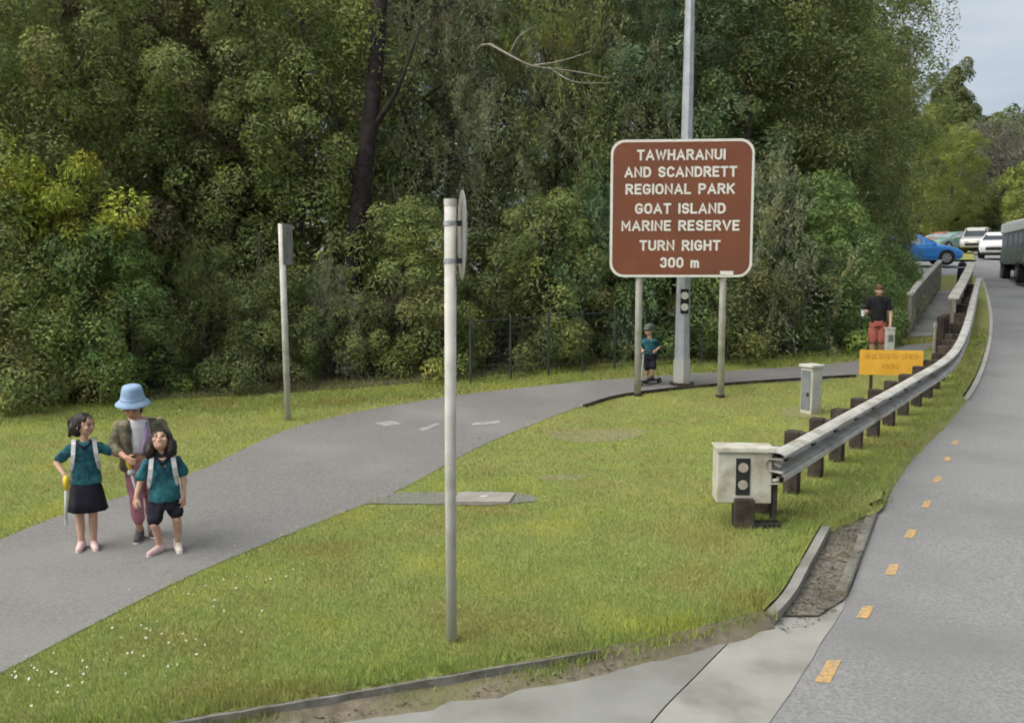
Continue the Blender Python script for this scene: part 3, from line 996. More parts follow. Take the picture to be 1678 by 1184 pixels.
t = empty('bollard', spot(1575, 36.5, 470))
tag(t, 'dark round topped bollard at the far end of the footbridge', 'bollard')
MB().tube([(0, 0, 0), (0, 0, .72), (0, 0, .82), (0, 0, .87)], [.17, .16, .12, .05], 14).build('body', M['navy'], t, smooth=True)
MB().tube([(0, 0, .62), (0, 0, .67)], .168, 14).build('band', M['galv'], t)

# ------------------------------------------------------------------ mesh fence behind the path
fpx = [(770, 634), (900, 620), (1010, 609), (1110, 603), (1200, 598), (1308, 592), (1420, 584)]
fl = [at(*p) + Vector((0, .35, 0)) for p in fpx]
f0 = empty('mesh_fence', fl[0])
tag(f0, 'dark wire mesh fence on thin posts running behind the path', 'fence')
o0 = Vector(fl[0])
q = MB()
for a, b in zip(fl, fl[1:]):
    a, b = a - o0, b - o0
    n = max(2, int((b - a).length / .16))
    for k in range(n):
        p = a.lerp(b, k / n)
        q.tube([p + UP * .05, p + UP * 1.25], .0035, 3, cap=False)
    for k in range(9):
        z_ = .08 + k * .145
        q.tube([a + UP * z_, b + UP * z_], .0035 if k < 8 else .009, 4, cap=False)
me_ = q.build('wire_mesh', M['fence'], f0)
me_['kind'] = 'stuff'
for i, p in enumerate(fl):
    MB().tube([p - o0 - UP * .05, p - o0 + UP * 1.32], .026, 8).build('post', M['fence'], f0)
for i in range(len(fl) - 1):
    p = fl[i].lerp(fl[i + 1], .5)
    p.z = zt(p.x, p.y)
    MB().tube([p - o0 - UP * .05, p - o0 + UP * 1.3], .022, 8).build('post', M['fence'], f0)

# ------------------------------------------------------------------ people
def hand(mb, wrist, d, side, nrm, L_=.13, curl=.5, r=.0075):
    """palm, four fingers and a thumb; d along the hand, side towards the thumb, nrm out of the palm"""
    wrist, d = Vector(wrist), Vector(d).normalized()
    side = Vector(side); side = (side - d * side.dot(d)).normalized()
    n = d.cross(side)
    if n.dot(Vector(nrm)) < 0:
        n = -n
    pw = L_ * .22
    for k in (-1, 0, 1):
        mb.capsule(wrist + side * pw * .5 * k, wrist + d * L_ * .5 + side * pw * .85 * k, r * 1.5, r * 1.35, 8)
    for k, ln in zip((-1.5, -.5, .5, 1.5), (.38, .48, .52, .47)):
        a = wrist + d * L_ * .52 + side * pw * .62 * k
        b = a + (d * math.cos(curl * .6) + n * math.sin(curl * .6)).normalized() * L_ * ln * .55
        c = b + (d * math.cos(curl * 1.8) + n * math.sin(curl * 1.8)).normalized() * L_ * ln * .5
        mb.capsule(a, b, r, r * .92, 8)
        mb.capsule(b, c, r * .92, r * .75, 8)
    a = wrist + d * L_ * .16 + side * pw * .7
    b = a + (d * .6 + side * .75 + n * .2).normalized() * L_ * .28
    c = b + (d * .9 + side * .15 + n * .35).normalized() * L_ * .24
    mb.capsule(a, b, r * 1.25, r * 1.05, 8)
    mb.capsule(b, c, r * 1.05, r * .85, 8)

def head(mb, c, s, yaw, pitch, roll=0):
    """head of height s about centre c; yaw > 0 turns the face to image right, pitch > 0 lifts the chin"""
    H = Matrix.Translation(Vector(c)) @ Matrix.Rotation(yaw, 4, 'Z') @ Matrix.Rotation(-pitch, 4, 'X') @ Matrix.Rotation(roll, 4, 'Y')
    k = s
    mb.ell((0, .03 * k, .1 * k), (.36 * k, .43 * k, .4 * k), H)
    mb.ell((0, -.06 * k, -.16 * k), (.29 * k, .33 * k, .33 * k), H)
    mb.ell((0, -.17 * k, -.36 * k), (.15 * k, .14 * k, .12 * k), H)
    mb.capsule((0, -.38 * k, .02 * k), (0, -.44 * k, -.11 * k), .035 * k, .06 * k, 8, H)
    mb.ell((0, -.37 * k, -.25 * k), (.1 * k, .05 * k, .035 * k), H)
    for sx in (-1, 1):
        mb.ell((sx * .36 * k, .05 * k, -.06 * k), (.05 * k, .09 * k, .13 * k), H)
        mb.ell((sx * .2 * k, -.28 * k, -.12 * k), (.1 * k, .09 * k, .1 * k), H)
    return H

def face(H, k, parent):
    for sx in (-1, 1):
        MB().ell((sx * .145 * k, -.365 * k, .0), (.055 * k, .03 * k, .028 * k), H).build('eye', M['hair'], parent, smooth=True)
        MB().capsule((sx * .08 * k, -.385 * k, .085 * k), (sx * .21 * k, -.35 * k, .09 * k), .017 * k, .013 * k, 6, H).build('eyebrow', M['hair'], parent, smooth=True)
    MB().ell((0, -.405 * k, -.25 * k), (.09 * k, .03 * k, .022 * k), H).build('mouth', M['lips'], parent, smooth=True)

def limb(mb, pts, rad):
    for a, b, ra, rb_ in zip(pts, pts[1:], rad, rad[1:]):
        mb.capsule(a, b, ra, rb_)

def shoe(ankle, toe, mat, parent, s=1.0, sole=True):
    a, t_ = Vector(ankle), Vector(toe)
    a0 = Vector((a.x, a.y, .035 * s))
    d = (t_ - a0); d.z = 0
    d.normalize()
    q = MB()
    q.capsule(a0 - d * .03 * s + UP * .005, a0 + d * .05 * s, .036 * s, .036 * s)
    q.capsule(a0 + d * .03 * s, t_ + UP * .0, .036 * s, .027 * s)
    q.capsule(a0 - d * .025 * s, a0 - d * .015 * s + UP * .045 * s, .036 * s, .034 * s)
    o = fuse(q, 'shoe', mat, parent, .008, 3)
    so = MB()
    so.capsule(a0 - d * .035 * s - UP * .02 * s, t_ + d * .005 - UP * .012 * s, .03 * s, .026 * s, 10)
    for i, v in enumerate(so.v):
        so.v[i] = (v[0], v[1], max(.0, min(.02 * s, v[2])))
    so.build('sole', M['shoe_white'], o)
    return o

# girl on the left, looking towards the woman
pa = at(146, 898)
g = empty('person', pa, math.atan2(-pa.x, pa.y))
tag(g, 'taller girl in teal polo shirt and black skirt looking towards woman', 'person', 'people walking on the path')
b = MB()
HA = head(b, (.012, -.01, 1.125), .195, R(48), R(2))
b.capsule((0, 0, .93), (.008, -.005, 1.04), .034, .033)
b.loft([(0, 0, .5, .095, .075), (0, 0, .62, .1, .078), (0, 0, .75, .098, .075), (0, 0, .88, .12, .078), (0, 0, .945, .1, .065), (0, 0, .97, .05, .045)])
limb(b, [(-.115, 0, .915), (-.225, -.01, .80), (-.165, -.11, .705)], [.032, .027, .019])
limb(b, [(.115, 0, .915), (.225, -.02, .855), (.315, -.08, .825)], [.032, .027, .019])
limb(b, [(-.055, 0, .52), (-.062, -.01, .31), (-.06, .02, .19), (-.06, .015, .07)], [.056, .038, .037, .024])
limb(b, [(.05, 0, .52), (.045, -.015, .31), (.042, .015, .19), (.04, .01, .07)], [.056, .038, .037, .024])
hand(b, (-.165, -.11, .705), (.1, -.3, -.6), (.8, -.4, 0), (.6, .5, 0), .115, 1.1)
hand(b, (.315, -.08, .825), (.8, -.3, -.45), (0, -.7, .6), (-.3, 0, -1), .115, 1.1)
fuse(b, 'body', M['skin'], g, .006, 3)
face(HA, .195, g)
q = MB().loft([(0, 0, .60, .132, .1), (0, 0, .70, .118, .092), (0, 0, .80, .112, .086), (0, 0, .89, .124, .086), (0, 0, .945, .108, .074), (0, 0, .975, .06, .06)], 22)
limb(q, [(-.112, 0, .915), (-.2, -.006, .835)], [.043, .045])
limb(q, [(.112, 0, .915), (.2, -.012, .868)], [.043, .045])
fuse(q, 'polo_shirt', M['teal'], g, .008, 4)
MB().tube([(-.05, .03, .975), (-.055, -.05, .965), (-.005, -.088, .93), (.0, -.086, .93), (.055, -.05, .965), (.05, .03, .975)], .013, 8).build('collar', M['navy'], g, smooth=True)
MB().loft([(0, 0, .635, .09, .07), (0, 0, .605, .114, .088), (0, 0, .56, .134, .113), (.004, 0, .45, .15, .13), (.008, 0, .355, .165, .14)], 36, fold=.035, nf=8).build('skirt', M['navy'], g, smooth=True)
shoe((-.06, .015, .07), (-.085, -.125, .03), M['shoe_pink'], g)
shoe((.04, .01, .07), (.055, -.135, .03), M['shoe_pink'], g)
q = MB()
q.ell((0, .02, .032), (.077, .092, .077), HA).ell((0, .085, -.03), (.08, .06, .08), HA).ell((-.064, .03, -.0), (.018, .045, .055), HA).ell((.064, .03, 0), (.018, .045, .055), HA)
q.ell((-.0, .14, .03), (.035, .04, .04), HA).capsule((0, .15, .02), (.0, .17, -.1), .03, .018, 10, HA)
fuse(q, 'hair', M['hair'], g, .007, 3)
MB().tube([HA @ Vector((0, .125, .03)), HA @ Vector((0, .14, .03))], .03, 10).build('hair_tie', M['lilac'], g)

def backpack(root_loc, label, pts, w, packc, packd):
    t = empty('backpack', root_loc, math.atan2(-root_loc.x, root_loc.y))
    tag(t, label, 'backpack', 'school backpacks')
    MB().box(packc, packd).build('pack', M['pack'], t, bevel=.04)
    for sx in (-1, 1):
        q = MB()
        P = [Vector((sx * x, y, z)) for x, y, z in pts]
        vs, fs = [], []
        for i, p in enumerate(P):
            tn = (P[min(i + 1, len(P) - 1)] - P[max(i - 1, 0)]).normalized()
            outw = Vector((p.x * .3, p.y, .35 if p.z > .9 * pts[1][2] else 0)).normalized()
            sd_ = tn.cross(outw).normalized()
            for (u, v) in ((-w, 0), (w, 0), (w, .012), (-w, .012)):
                vs.append(p + sd_ * u + outw * v)
        for i in range(len(P) - 1):
            for k in range(4):
                fs.append((i * 4 + k, i * 4 + (k + 1) % 4, i * 4 + 4 + (k + 1) % 4, i * 4 + 4 + k))
        fs += [(0, 1, 2, 3), (len(P) * 4 - 1, len(P) * 4 - 2, len(P) * 4 - 3, len(P) * 4 - 4)]
        q.add(vs, fs).build('strap', M['strap'], t, smooth=False)
    return t
backpack(pa, 'pale backpack worn by the taller girl in the black skirt', [(.08, .09, .93), (.082, .02, .985), (.084, -.068, .95), (.09, -.1, .88), (.1, -.098, .81), (.112, -.05, .74), (.115, .03, .71)], .017, (0, .165, .79), (.2, .11, .3))

def picker(p0, p1, label, parent_loc, blob_):
    t = empty('litter_picker', parent_loc, math.atan2(-parent_loc.x, parent_loc.y))
    tag(t, label, 'litter picker')
    p0, p1 = Vector(p0), Vector(p1)
    d = (p1 - p0).normalized()
    a = p0 + d * .1
    MB().tube([p0 - d * .02, p0 + d * .03, a], [.018, .021, .017], 10).build('grip', M['yellow_plastic'], t, smooth=True)
    if blob_:
        MB().ell(a + d * .02, (.034, .03, .03)).build('guard', M['strap'], t, smooth=True)
    MB().tube([a, p1], [.013, .011], 8).build('shaft', M['grey_plastic'], t, smooth=True)
    MB().tube([p1 - d * .02, p1 + d * .03], [.016, .008], 8).build('tip', M['grey_plastic'], t)
    return t
picker((-.155, -.15, .69), (-.172, -.17, .31), 'grey stick with yellow grip hanging in the taller girls right hand', pa, False)
picker((.345, -.11, .80), (.43, -.16, .40), 'slanting grey stick with yellow grip held between girl and woman', pa, True)

# smaller girl looking up
pb = at(272, 904)
g = empty('person', pb, math.atan2(-pb.x, pb.y))
tag(g, 'smaller girl in teal shirt and black shorts tilting her head back', 'person', 'people walking on the path')
b = MB()
HB = head(b, (-.012, -.0, 1.0), .198, R(-3), R(44))
b.capsule((0, .0, .84), (-.005, -.01, .94), .035, .034)
b.loft([(0, 0, .4, .095, .08), (0, 0, .5, .1, .08), (0, 0, .65, .1, .076), (0, 0, .79, .12, .078), (0, 0, .845, .1, .065), (0, 0, .87, .05, .045)])
limb(b, [(-.12, 0, .82), (-.185, -.015, .66), (-.225, -.06, .53)], [.032, .027, .019])
limb(b, [(.125, 0, .82), (.17, .0, .645), (.165, -.04, .5)], [.032, .027, .019])
limb(b, [(-.055, 0, .43), (-.085, -.075, .275), (-.06, -.02, .17), (-.052, .005, .07)], [.058, .038, .037, .024])
limb(b, [(.065, 0, .43), (.1, -.03, .3), (.105, .02, .19), (.1, .03, .075)], [.058, .04, .037, .024])
hand(b, (-.225, -.06, .53), (-.15, -.25, -1), (.6, -.8, 0), (1, .3, 0), .11, .6)
hand(b, (.165, -.04, .5), (-.02, -.2, -1), (-.6, -.8, 0), (-1, .3, 0), .11, .6)
fuse(b, 'body', M['skin'], g, .006, 3)
face(HB, .198, g)
q = MB().loft([(.01, 0, .47, .135, .108), (.008, 0, .58, .122, .098), (0, 0, .69, .114, .088), (0, 0, .79, .125, .086), (0, 0, .845, .108, .073), (0, 0, .868, .06, .055)], 22)
limb(q, [(-.118, 0, .822), (-.178, -.012, .705)], [.043, .048])
limb(q, [(.122, 0, .822), (.165, 0, .705)], [.043, .048])
fuse(q, 'polo_shirt', M['teal'], g, .008, 4)
MB().tube([(-.055, .02, .875), (-.05, -.055, .865), (-.004, -.09, .80), (.004, -.09, .80), (.05, -.055, .865), (.055, .02, .875)], .012, 8).build('collar', M['navy'], g, smooth=True)
q = MB().loft([(.005, 0, .40, .13, .105), (.005, 0, .5, .12, .098)], 22)
limb(q, [(-.058, 0, .43), (-.08, -.055, .335)], [.07, .07])
limb(q, [(.066, 0, .43), (.095, -.02, .37)], [.07, .07])
fuse(q, 'shorts', M['navy'], g, .008, 4)
shoe((-.052, .005, .07), (-.135, -.11, .03), M['shoe_pink'], g)
shoe((.1, .03, .075), (.115, -.11, .03), M['shoe_white'], g)
q = MB()
q.ell((0, .022, .037), (.09, .097, .082), HB).ell((0, .06, .03), (.11, .085, .092), HB).ell((-.085, .05, -.05), (.055, .075, .1), HB).ell((.085, .05, -.05), (.055, .075, .1), HB).ell((0, .1, -.06), (.1, .06, .11), HB)
fuse(q, 'hair', M['hair'], g, .007, 3)
backpack(pb, 'white strapped backpack worn by the smaller girl looking up', [(.08, .09, .83), (.084, .02, .89), (.087, -.068, .85), (.095, -.1, .78), (.105, -.1, .7), (.115, -.05, .62), (.12, .03, .59)], .019, (0, .165, .69), (.2, .11, .3))

# woman in the bucket hat, stooping
pc = at(229, 890)
pc.y += .12
g = empty('person', pc, math.atan2(-pc.x, pc.y))
tag(g, 'stooping woman in pale blue bucket hat, brown cardigan and pink trousers', 'person', 'people walking on the path')
b = MB()
HC = head(b, (-.055, -.16, 1.265), .212, R(-10), R(-14))
b.capsule((-.01, -.03, 1.12), (-.05, -.12, 1.2), .05, .048)
b.loft([(0, .06, .66, .14, .1), (0, .05, .8, .14, .11), (.005, .02, .95, .15, .11), (0, -.02, 1.07, .16, .1), (-.01, -.04, 1.13, .13, .08), (-.02, -.05, 1.16, .06, .05)])
limb(b, [(-.165, -.02, 1.08), (-.235, -.06, .9), (-.125, -.26, .83)], [.04, .033, .024])
limb(b, [(.165, .0, 1.1), (.235, .02, .88), (.2, -.1, .7)], [.04, .033, .024])
limb(b, [(-.07, .05, .68), (-.055, -.02, .42), (-.045, .03, .25), (-.045, .03, .08)], [.075, .05, .045, .03])
limb(b, [(.07, .05, .68), (.07, .06, .42), (.065, .14, .25), (.065, .16, .08)], [.075, .05, .045, .03])
hand(b, (-.125, -.26, .83), (.45, -.6, -.25), (0, -.3, 1), (.4, .5, 0), .14, .8, .0085)
hand(b, (.2, -.1, .7), (-.1, -.4, -.8), (-.5, -.8, 0), (-1, 0, 0), .14, .6, .0085)
fuse(b, 'body', M['skin_warm'], g, .007, 3)
face(HC, .212, g)
q = MB().loft([(0, .04, .82, .14, .115), (.005, .01, .95, .152, .118), (0, -.03, 1.07, .15, .108), (-.01, -.055, 1.13, .1, .085), (-.02, -.06, 1.15, .06, .06)], 22)
fuse(q, 'blouse', M['blouse'], g, .009, 4)
for sx in (-1, 1):
    q = MB()
    q.loft([(sx * .11, .055, .66, .085, .125), (sx * .11, .03, .85, .074, .122), (sx * .112, 0, 1.0, .068, .118), (sx * .105, -.03, 1.09, .07, .1), (sx * .085, -.045, 1.145, .05, .07)], 18)
    limb(q, [(sx * .165, -.015, 1.08), (sx * .238, -.05 if sx < 0 else .02, .9)], [.056, .052])
    if sx < 0:
        limb(q, [(-.238, -.055, .9), (-.18, -.16, .865)], [.05, .042])
    else:
        limb(q, [(.238, .02, .88), (.21, -.07, .75)], [.05, .042])
    fuse(q, 'cardigan_front', M['cardigan'], g, .01, 4)
q = MB().loft([(0, .1, .66, .17, .09), (0, .09, .9, .165, .085), (0, .05, 1.08, .15, .07), (0, .01, 1.15, .08, .05)], 20)
fuse(q, 'cardigan_back', M['cardigan'], g, .01, 4)
MB().tube([(.06, -.11, 1.12), (.045, -.15, 1.0), (.03, -.155, .9), (.02, -.13, .82)], .022, 8).build('scarf', M['lilac'], g, smooth=True)
q = MB().loft([(0, .05, .58, .15, .125), (0, .05, .74, .15, .12)], 22)
limb(q, [(-.07, .045, .66), (-.06, -.01, .42), (-.05, .02, .2)], [.086, .064, .056])
limb(q, [(.07, .05, .66), (.07, .06, .42), (.065, .13, .22)], [.086, .064, .056])
fuse(q, 'trousers', M['trouser_pink'], g, .009, 4)
shoe((-.045, .03, .08), (-.07, -.13, .03), M['shoe_dark'], g, 1.15)
shoe((.065, .16, .08), (.075, .0, .03), M['shoe_dark'], g, 1.15)
q = MB().ell((0, .04, -.0), (.09, .1, .1), HC)
fuse(q, 'hair', M['hair'], g, .008, 3)
hp = []
for r_, z_ in ((.0, .215), (.05, .213), (.078, .2), (.088, .17), (.098, .1), (.106, .055), (.128, .025), (.152, .0), (.15, -.006), (.11, .04), (.1, .05), (.09, .09), (.0, .1)):
    hp.append((0, 0, z_ - .0, max(r_, .001), max(r_, .001) * 1.08))
HT = HC @ Matrix.Translation((0, .02, .03)) @ Matrix.Rotation(R(-4), 4, 'X') @ Matrix.Diagonal((1.0, 1.0, .8, 1))
MB().loft(hp, 28, HT).build('bucket_hat', M['hat_blue'], g, smooth=True)
MB().loft([(0, 0, .052, .1075, .116), (0, 0, .072, .1045, .113)], 28, HT).build('hat_band', M['hat_blue'], g, smooth=True)

# boy on a kick scooter behind the sign
pd = at(1064, 630)
g = empty('person', pd, 0)
tag(g, 'boy in helmet and teal shirt on scooter behind the sign post', 'person')
b = MB()
HD = head(b, (-.03, -.04, 1.07), .21, R(-42), R(-12))
b.capsule((0, 0, .88), (-.02, -.02, .99), .045, .042)
b.loft([(0.02, .03, .5, .1, .09), (.01, .02, .62, .1, .085), (0, 0, .76, .105, .09), (0, 0, .87, .105, .08), (0, 0, .91, .05, .05)])
limb(b, [(.09, -.06, .86), (.185, -.0, .74), (.07, -.24, .68)], [.034, .028, .02])
limb(b, [(-.09, .06, .86), (-.2, .02, .74), (-.17, -.15, .7)], [.034, .028, .02])
limb(b, [(.06, -.0, .52), (.05, -.08, .34), (.06, -.0, .2), (.06, .02, .17)], [.06, .042, .038, .026])
limb(b, [(-.03, .05, .52), (-.04, .06, .32), (-.03, .12, .2), (-.02, .14, .09)], [.06, .042, .038, .026])
hand(b, (.07, -.24, .68), (-.6, -.5, -.2), (-.3, -.3, .9), (0, 0, -1), .11, 1.3)
hand(b, (-.17, -.15, .7), (-.2, -.8, -.3), (.7, -.2, .3), (0, 0, -1), .11, 1.3)
fuse(b, 'body', M['skin'], g, .007, 3)
face(HD, .21, g)
q = MB().loft([(.02, .02, .6, .125, .105), (.01, .01, .75, .125, .105), (0, 0, .86, .12, .095), (0, 0, .91, .06, .06)], 20)
limb(q, [(.088, -.055, .86), (.155, -.02, .775)], [.048, .048])
limb(q, [(-.088, .055, .86), (-.165, .04, .79)], [.048, .048])
fuse(q, 'tshirt', M['teal'], g, .009, 4)
q = MB().loft([(.02, .03, .5, .125, .105), (.02, .03, .62, .115, .1)], 20)
limb(q, [(.06, 0, .52), (.052, -.065, .36)], [.074, .072])
limb(q, [(-.03, .05, .52), (-.04, .055, .34)], [.074, .072])
fuse(q, 'shorts', M['navy'], g, .009, 4)
for an, to in (((.06, .02, .17), (-.02, -.08, .13)), ((-.02, .14, .09), (-.1, .03, .05))):
    q = MB()
    a, c = Vector(an), Vector(to)
    q.capsule(a - UP * .03, c, .038, .03)
    q.capsule(a, a - UP * .03, .036, .04)
    fuse(q, 'shoe', M['shoe_dark'], g, .009, 3)
q = MB().ell((0, .02, .05), (.1, .125, .085), HD)
for i, v in enumerate(q.v):
    pass
q.capsule((-.05, -.1, .04), (.05, -.1, .04), .018, .018, 8, HD)
fuse(q, 'helmet', M['helmet'], g, .008, 3)
t = empty('kick_scooter', pd)
tag(t, 'small black kick scooter ridden by the boy behind the sign', 'scooter')
D2 = Vector((-.7, -.71, 0))
MB().box((.02, 0, .085), (.5, .12, .025), math.atan2(-.71, -.7)).build('deck', M['black'], t, bevel=.006)
for k in (-.3, .3):
    c = Vector((.02, 0, .055)) + D2 * k
    ax = Vector((.71, -.7, 0))
    wh = MB().tube([c - ax * .015, c + ax * .015], .055, 16).build('wheel', M['tyre'], t)
    MB().tube([c - ax * .018, c + ax * .018], .03, 12).build('hub', M['rim'], wh)
f_ = Vector((.02, 0, .055)) + D2 * .3
MB().tube([f_ + UP * .02, f_ + UP * .62 - D2 * .07], .017, 8).build('steering_column', M['galv'], t)
hc = f_ + UP * .62 - D2 * .07
ax = Vector((.71, -.7, 0))
MB().tube([hc - ax * .2, hc + ax * .2], .014, 8).build('handlebar', M['black'], t)

# man in black by the bridge
pm = spot(1436, 20.0, 600)
g = empty('person', pm, math.atan2(-pm.x, pm.y))
tag(g, 'man in black shirt and red shorts walking near the footbridge', 'person')
b = MB()
HM = head(b, (.0, -.04, 1.62), .225, R(8), R(-4))
b.capsule((0, 0, 1.42), (0, -.02, 1.54), .06, .056)
b.loft([(0, 0, .86, .15, .11), (0, 0, 1.0, .15, .115), (0, 0, 1.2, .15, .105), (0, 0, 1.38, .165, .1), (0, 0, 1.46, .12, .085), (0, 0, 1.49, .07, .06)])
limb(b, [(-.175, 0, 1.42), (-.235, .02, 1.16), (-.28, -.22, 1.12)], [.05, .04, .029])
limb(b, [(.175, 0, 1.42), (.245, .02, 1.13), (.25, -.07, .87)], [.05, .04, .029])
limb(b, [(-.09, 0, .88), (-.1, -.05, .5), (-.09, .02, .32), (-.09, .03, .08)], [.088, .056, .055, .034])
limb(b, [(.09, 0, .88), (.08, .0, .5), (.08, .1, .32), (.08, .14, .09)], [.088, .056, .055, .034])
hand(b, (-.28, -.22, 1.12), (-.25, -.8, .1), (0, 0, 1), (1, 0, 0), .17, 1.0, .01)
hand(b, (.25, -.07, .87), (0, -.2, -1), (-.4, -.9, 0), (-1, 0, 0), .17, .6, .01)
fuse(b, 'body', M['skin'], g, .009, 3)
face(HM, .225, g)
q = MB().loft([(0, 0, .9, .162, .125), (0, 0, 1.1, .16, .122), (0, 0, 1.38, .19, .122), (0, 0, 1.47, .14, .105), (0, 0, 1.5, .08, .075)], 22)
limb(q, [(-.177, 0, 1.418), (-.225, .012, 1.24)], [.068, .062])
limb(q, [(.177, 0, 1.418), (.232, .012, 1.24)], [.068, .062])
fuse(q, 'tshirt', M['tshirt_black'], g, .012, 4)
q = MB().loft([(0, 0, .84, .17, .13), (0, 0, .96, .16, .125)], 22)
limb(q, [(-.09, 0, .86), (-.1, -.045, .53)], [.1, .092])
limb(q, [(.09, 0, .86), (.085, 0, .53)], [.1, .092])
fuse(q, 'shorts', M['shorts_red'], g, .012, 4)
shoe((-.09, .03, .08), (-.1, -.18, .03), M['shoe_dark'], g, 1.25)
shoe((.08, .14, .09), (.09, -.06, .03), M['shoe_dark'], g, 1.25)
q = MB().ell((0, .018, .045), (.091, .113, .09), HM)
fuse(q, 'hair', M['hair_red'], g, .009, 3)
t = empty('drink_cup', pm, math.atan2(-pm.x, pm.y))
tag(t, 'pale takeaway cup held out by the man in black', 'cup')
MB().tube([(-.31, -.38, 1.07), (-.31, -.38, 1.19)], [.03, .04], 14).build('cup', M['blouse'], t)
MB().tube([(-.31, -.38, 1.19), (-.31, -.38, 1.205)], .043, 14).build('lid', M['strap'], t)

# ------------------------------------------------------------------ vehicles
def make_car(name, label, loc, rz, paint, st, wb, glass, roof0, roof1, cowl, tail, group='vehicles on the road', dark_low=False):
    """st: stations (x, zbottom, zshoulder, ztop, half width, half roof width); front is +x"""
    t = empty(name, loc, rz)
    tag(t, label, 'car', group)
    rings = []
    for (x, zb_, zs, zt_, w_, wr) in st:
        rings.append([(x, w_ * .9, zb_), (x, w_, zb_ + .2), (x, w_, zs - .14), (x, w_ * .96, zs), (x, wr, zt_ - .04), (x, wr * .75, zt_), (x, -wr * .75, zt_), (x, -wr, zt_ - .04), (x, -w_ * .96, zs), (x, -w_, zs - .14), (x, -w_, zb_ + .2), (x, -w_ * .9, zb_)])
    q = MB()
    n = 12
    vs = [p for r in rings for p in r]
    fs = [(i * n + k, i * n + (k + 1) % n, (i + 1) * n + (k + 1) % n, (i + 1) * n + k) for i in range(len(rings) - 1) for k in range(n)]
    fs += [tuple(range(n)), tuple((len(rings) - 1) * n + k for k in range(n))]
    q.add(vs, fs)
    q.build('body', paint, t, smooth=False, bevel=.035)
    def pane(nm, P, nrm):
        nrm = Vector(nrm).normalized()
        a = [Vector(p) + nrm * .012 for p in P]
        MB().add(a + [p - nrm * .02 for p in a], [(0, 1, 2, 3), (7, 6, 5, 4), (0, 4, 5, 1), (1, 5, 6, 2), (2, 6, 7, 3), (3, 7, 4, 0)]).build(nm, glass, t)
    def sec(i, k):
        return Vector(rings[i][k])
    # side windows between consecutive roof stations
    for sgn, ks, kr in ((1, 3, 4), (-1, 8, 7)):
        for i in range(tail, cowl):
            a, b_ = sec(i, ks), sec(i + 1, ks)
            c, d = sec(i + 1, kr), sec(i, kr)
            f = lambda lo, hi, k: lo.lerp(hi, k)
            lo0, hi0 = .1, .88
            A, B = f(a, d, lo0), f(b_, c, lo0)
            C, D = f(b_, c, hi0), f(a, d, hi0)
            if (A - D).length < .12 and (B - C).length < .12:
                continue
            A2, B2, C2, D2_ = A.lerp(B, .07), A.lerp(B, .93), D.lerp(C, .93), D.lerp(C, .07)
            pane('side_window', [A2, B2, C2, D2_], (0, sgn, .35))
    for nm, i, j in (('windscreen', cowl, roof1), ('rear_window', tail, roof0)):
        a, b_ = sec(i, 3), sec(i, 8)
        c, d = sec(j, 7), sec(j, 4)
        top = sec(i, 5).z
        P = [Vector((a.x, a.y * .85, top + .03)), Vector((b_.x, b_.y * .85, top + .03)), Vector((c.x, c.y * .92, c.z + .0)), Vector((d.x, d.y * .92, d.z + .0))]
        nx_ = 1 if nm == 'windscreen' else -1
        nn = (P[1] - P[0]).cross(P[3] - P[0])
        if nn.x * nx_ < 0: nn = -nn
        pane(nm, P, nn)
    xf, xr = wb
    W_ = max(s_[4] for s_ in st)
    for x in (xf, xr):
        for sy in (-1, 1):
            MB().tube([(x, sy * (W_ - .2), .34), (x, sy * (W_ + .004), .34)], .385, 24).build('wheel_arch', M['black'], t)
            wh = MB().tube([(x, sy * (W_ - .2), .32), (x, sy * (W_ + .015), .32)], .325, 24).build('wheel', M['tyre'], t, bevel=.02)
            rm = MB().tube([(x, sy * (W_ - .05), .32), (x, sy * (W_ + .022), .32)], .215, 20)
            rm.build('rim', M['rim'], wh)
            for k in range(5):
                a = 2 * math.pi * k / 5
                MB().box((x + math.cos(a + .6) * .14, sy * (W_ + .022), .32 + math.sin(a + .6) * .14), (.06, .008, .06)).build('vent_hole', M['black'], wh)
    xF, xR = st[-1][0], st[0][0]
    zf = st[-1][2]
    for sy in (-1, 1):
        MB().ell((xF - .1, sy * (st[-1][4] - .16), zf - .12), (.14, .17, .075)).build('headlight', M['lamp'], t, smooth=True)
        MB().box((xR - .0, sy * (st[0][4] - .12), st[0][2] - .1), (.06, .2, .2)).build('tail_light', M['red_lamp'], t, bevel=.015)
        MB().ell((st[cowl][0] - .22, sy * (W_ + .1), st[cowl][2] + .09), (.09, .1, .075)).build('mirror', paint, t, smooth=True)
        for i in range(tail, cowl):
            MB().box((st[i][0] + .25, sy * (W_ + .006), st[i][2] - .2), (.16, .02, .03)).build('door_handle', paint, t)
    MB().box((xF + .01, 0, st[-1][1] + .16), (.04, st[-1][4] * 1.3, .16)).build('grille', M['black'], t)
    MB().box((xF + .03, 0, st[-1][1] + .32), (.01, .5, .11)).build('number_plate', M['sign_white'], t)
    MB().box((0, 0, st[2][1] - .02), ((xF - xR) * .8, W_ * 1.7, .08)).build('underbody', M['black'], t)
    return t
HATCH = [(-2.0, .35, .92, 1.0, .78, .62), (-1.85, .25, .98, 1.12, .84, .66), (-1.3, .22, .97, 1.42, .86, .62), (-.5, .2, .95, 1.5, .86, .62), (.15, .2, .93, 1.44, .86, .6), (.95, .2, .9, 1.0, .86, .68), (1.5, .22, .84, .9, .85, .64), (1.95, .25, .72, .78, .8, .58), (2.1, .32, .62, .66, .7, .5)]
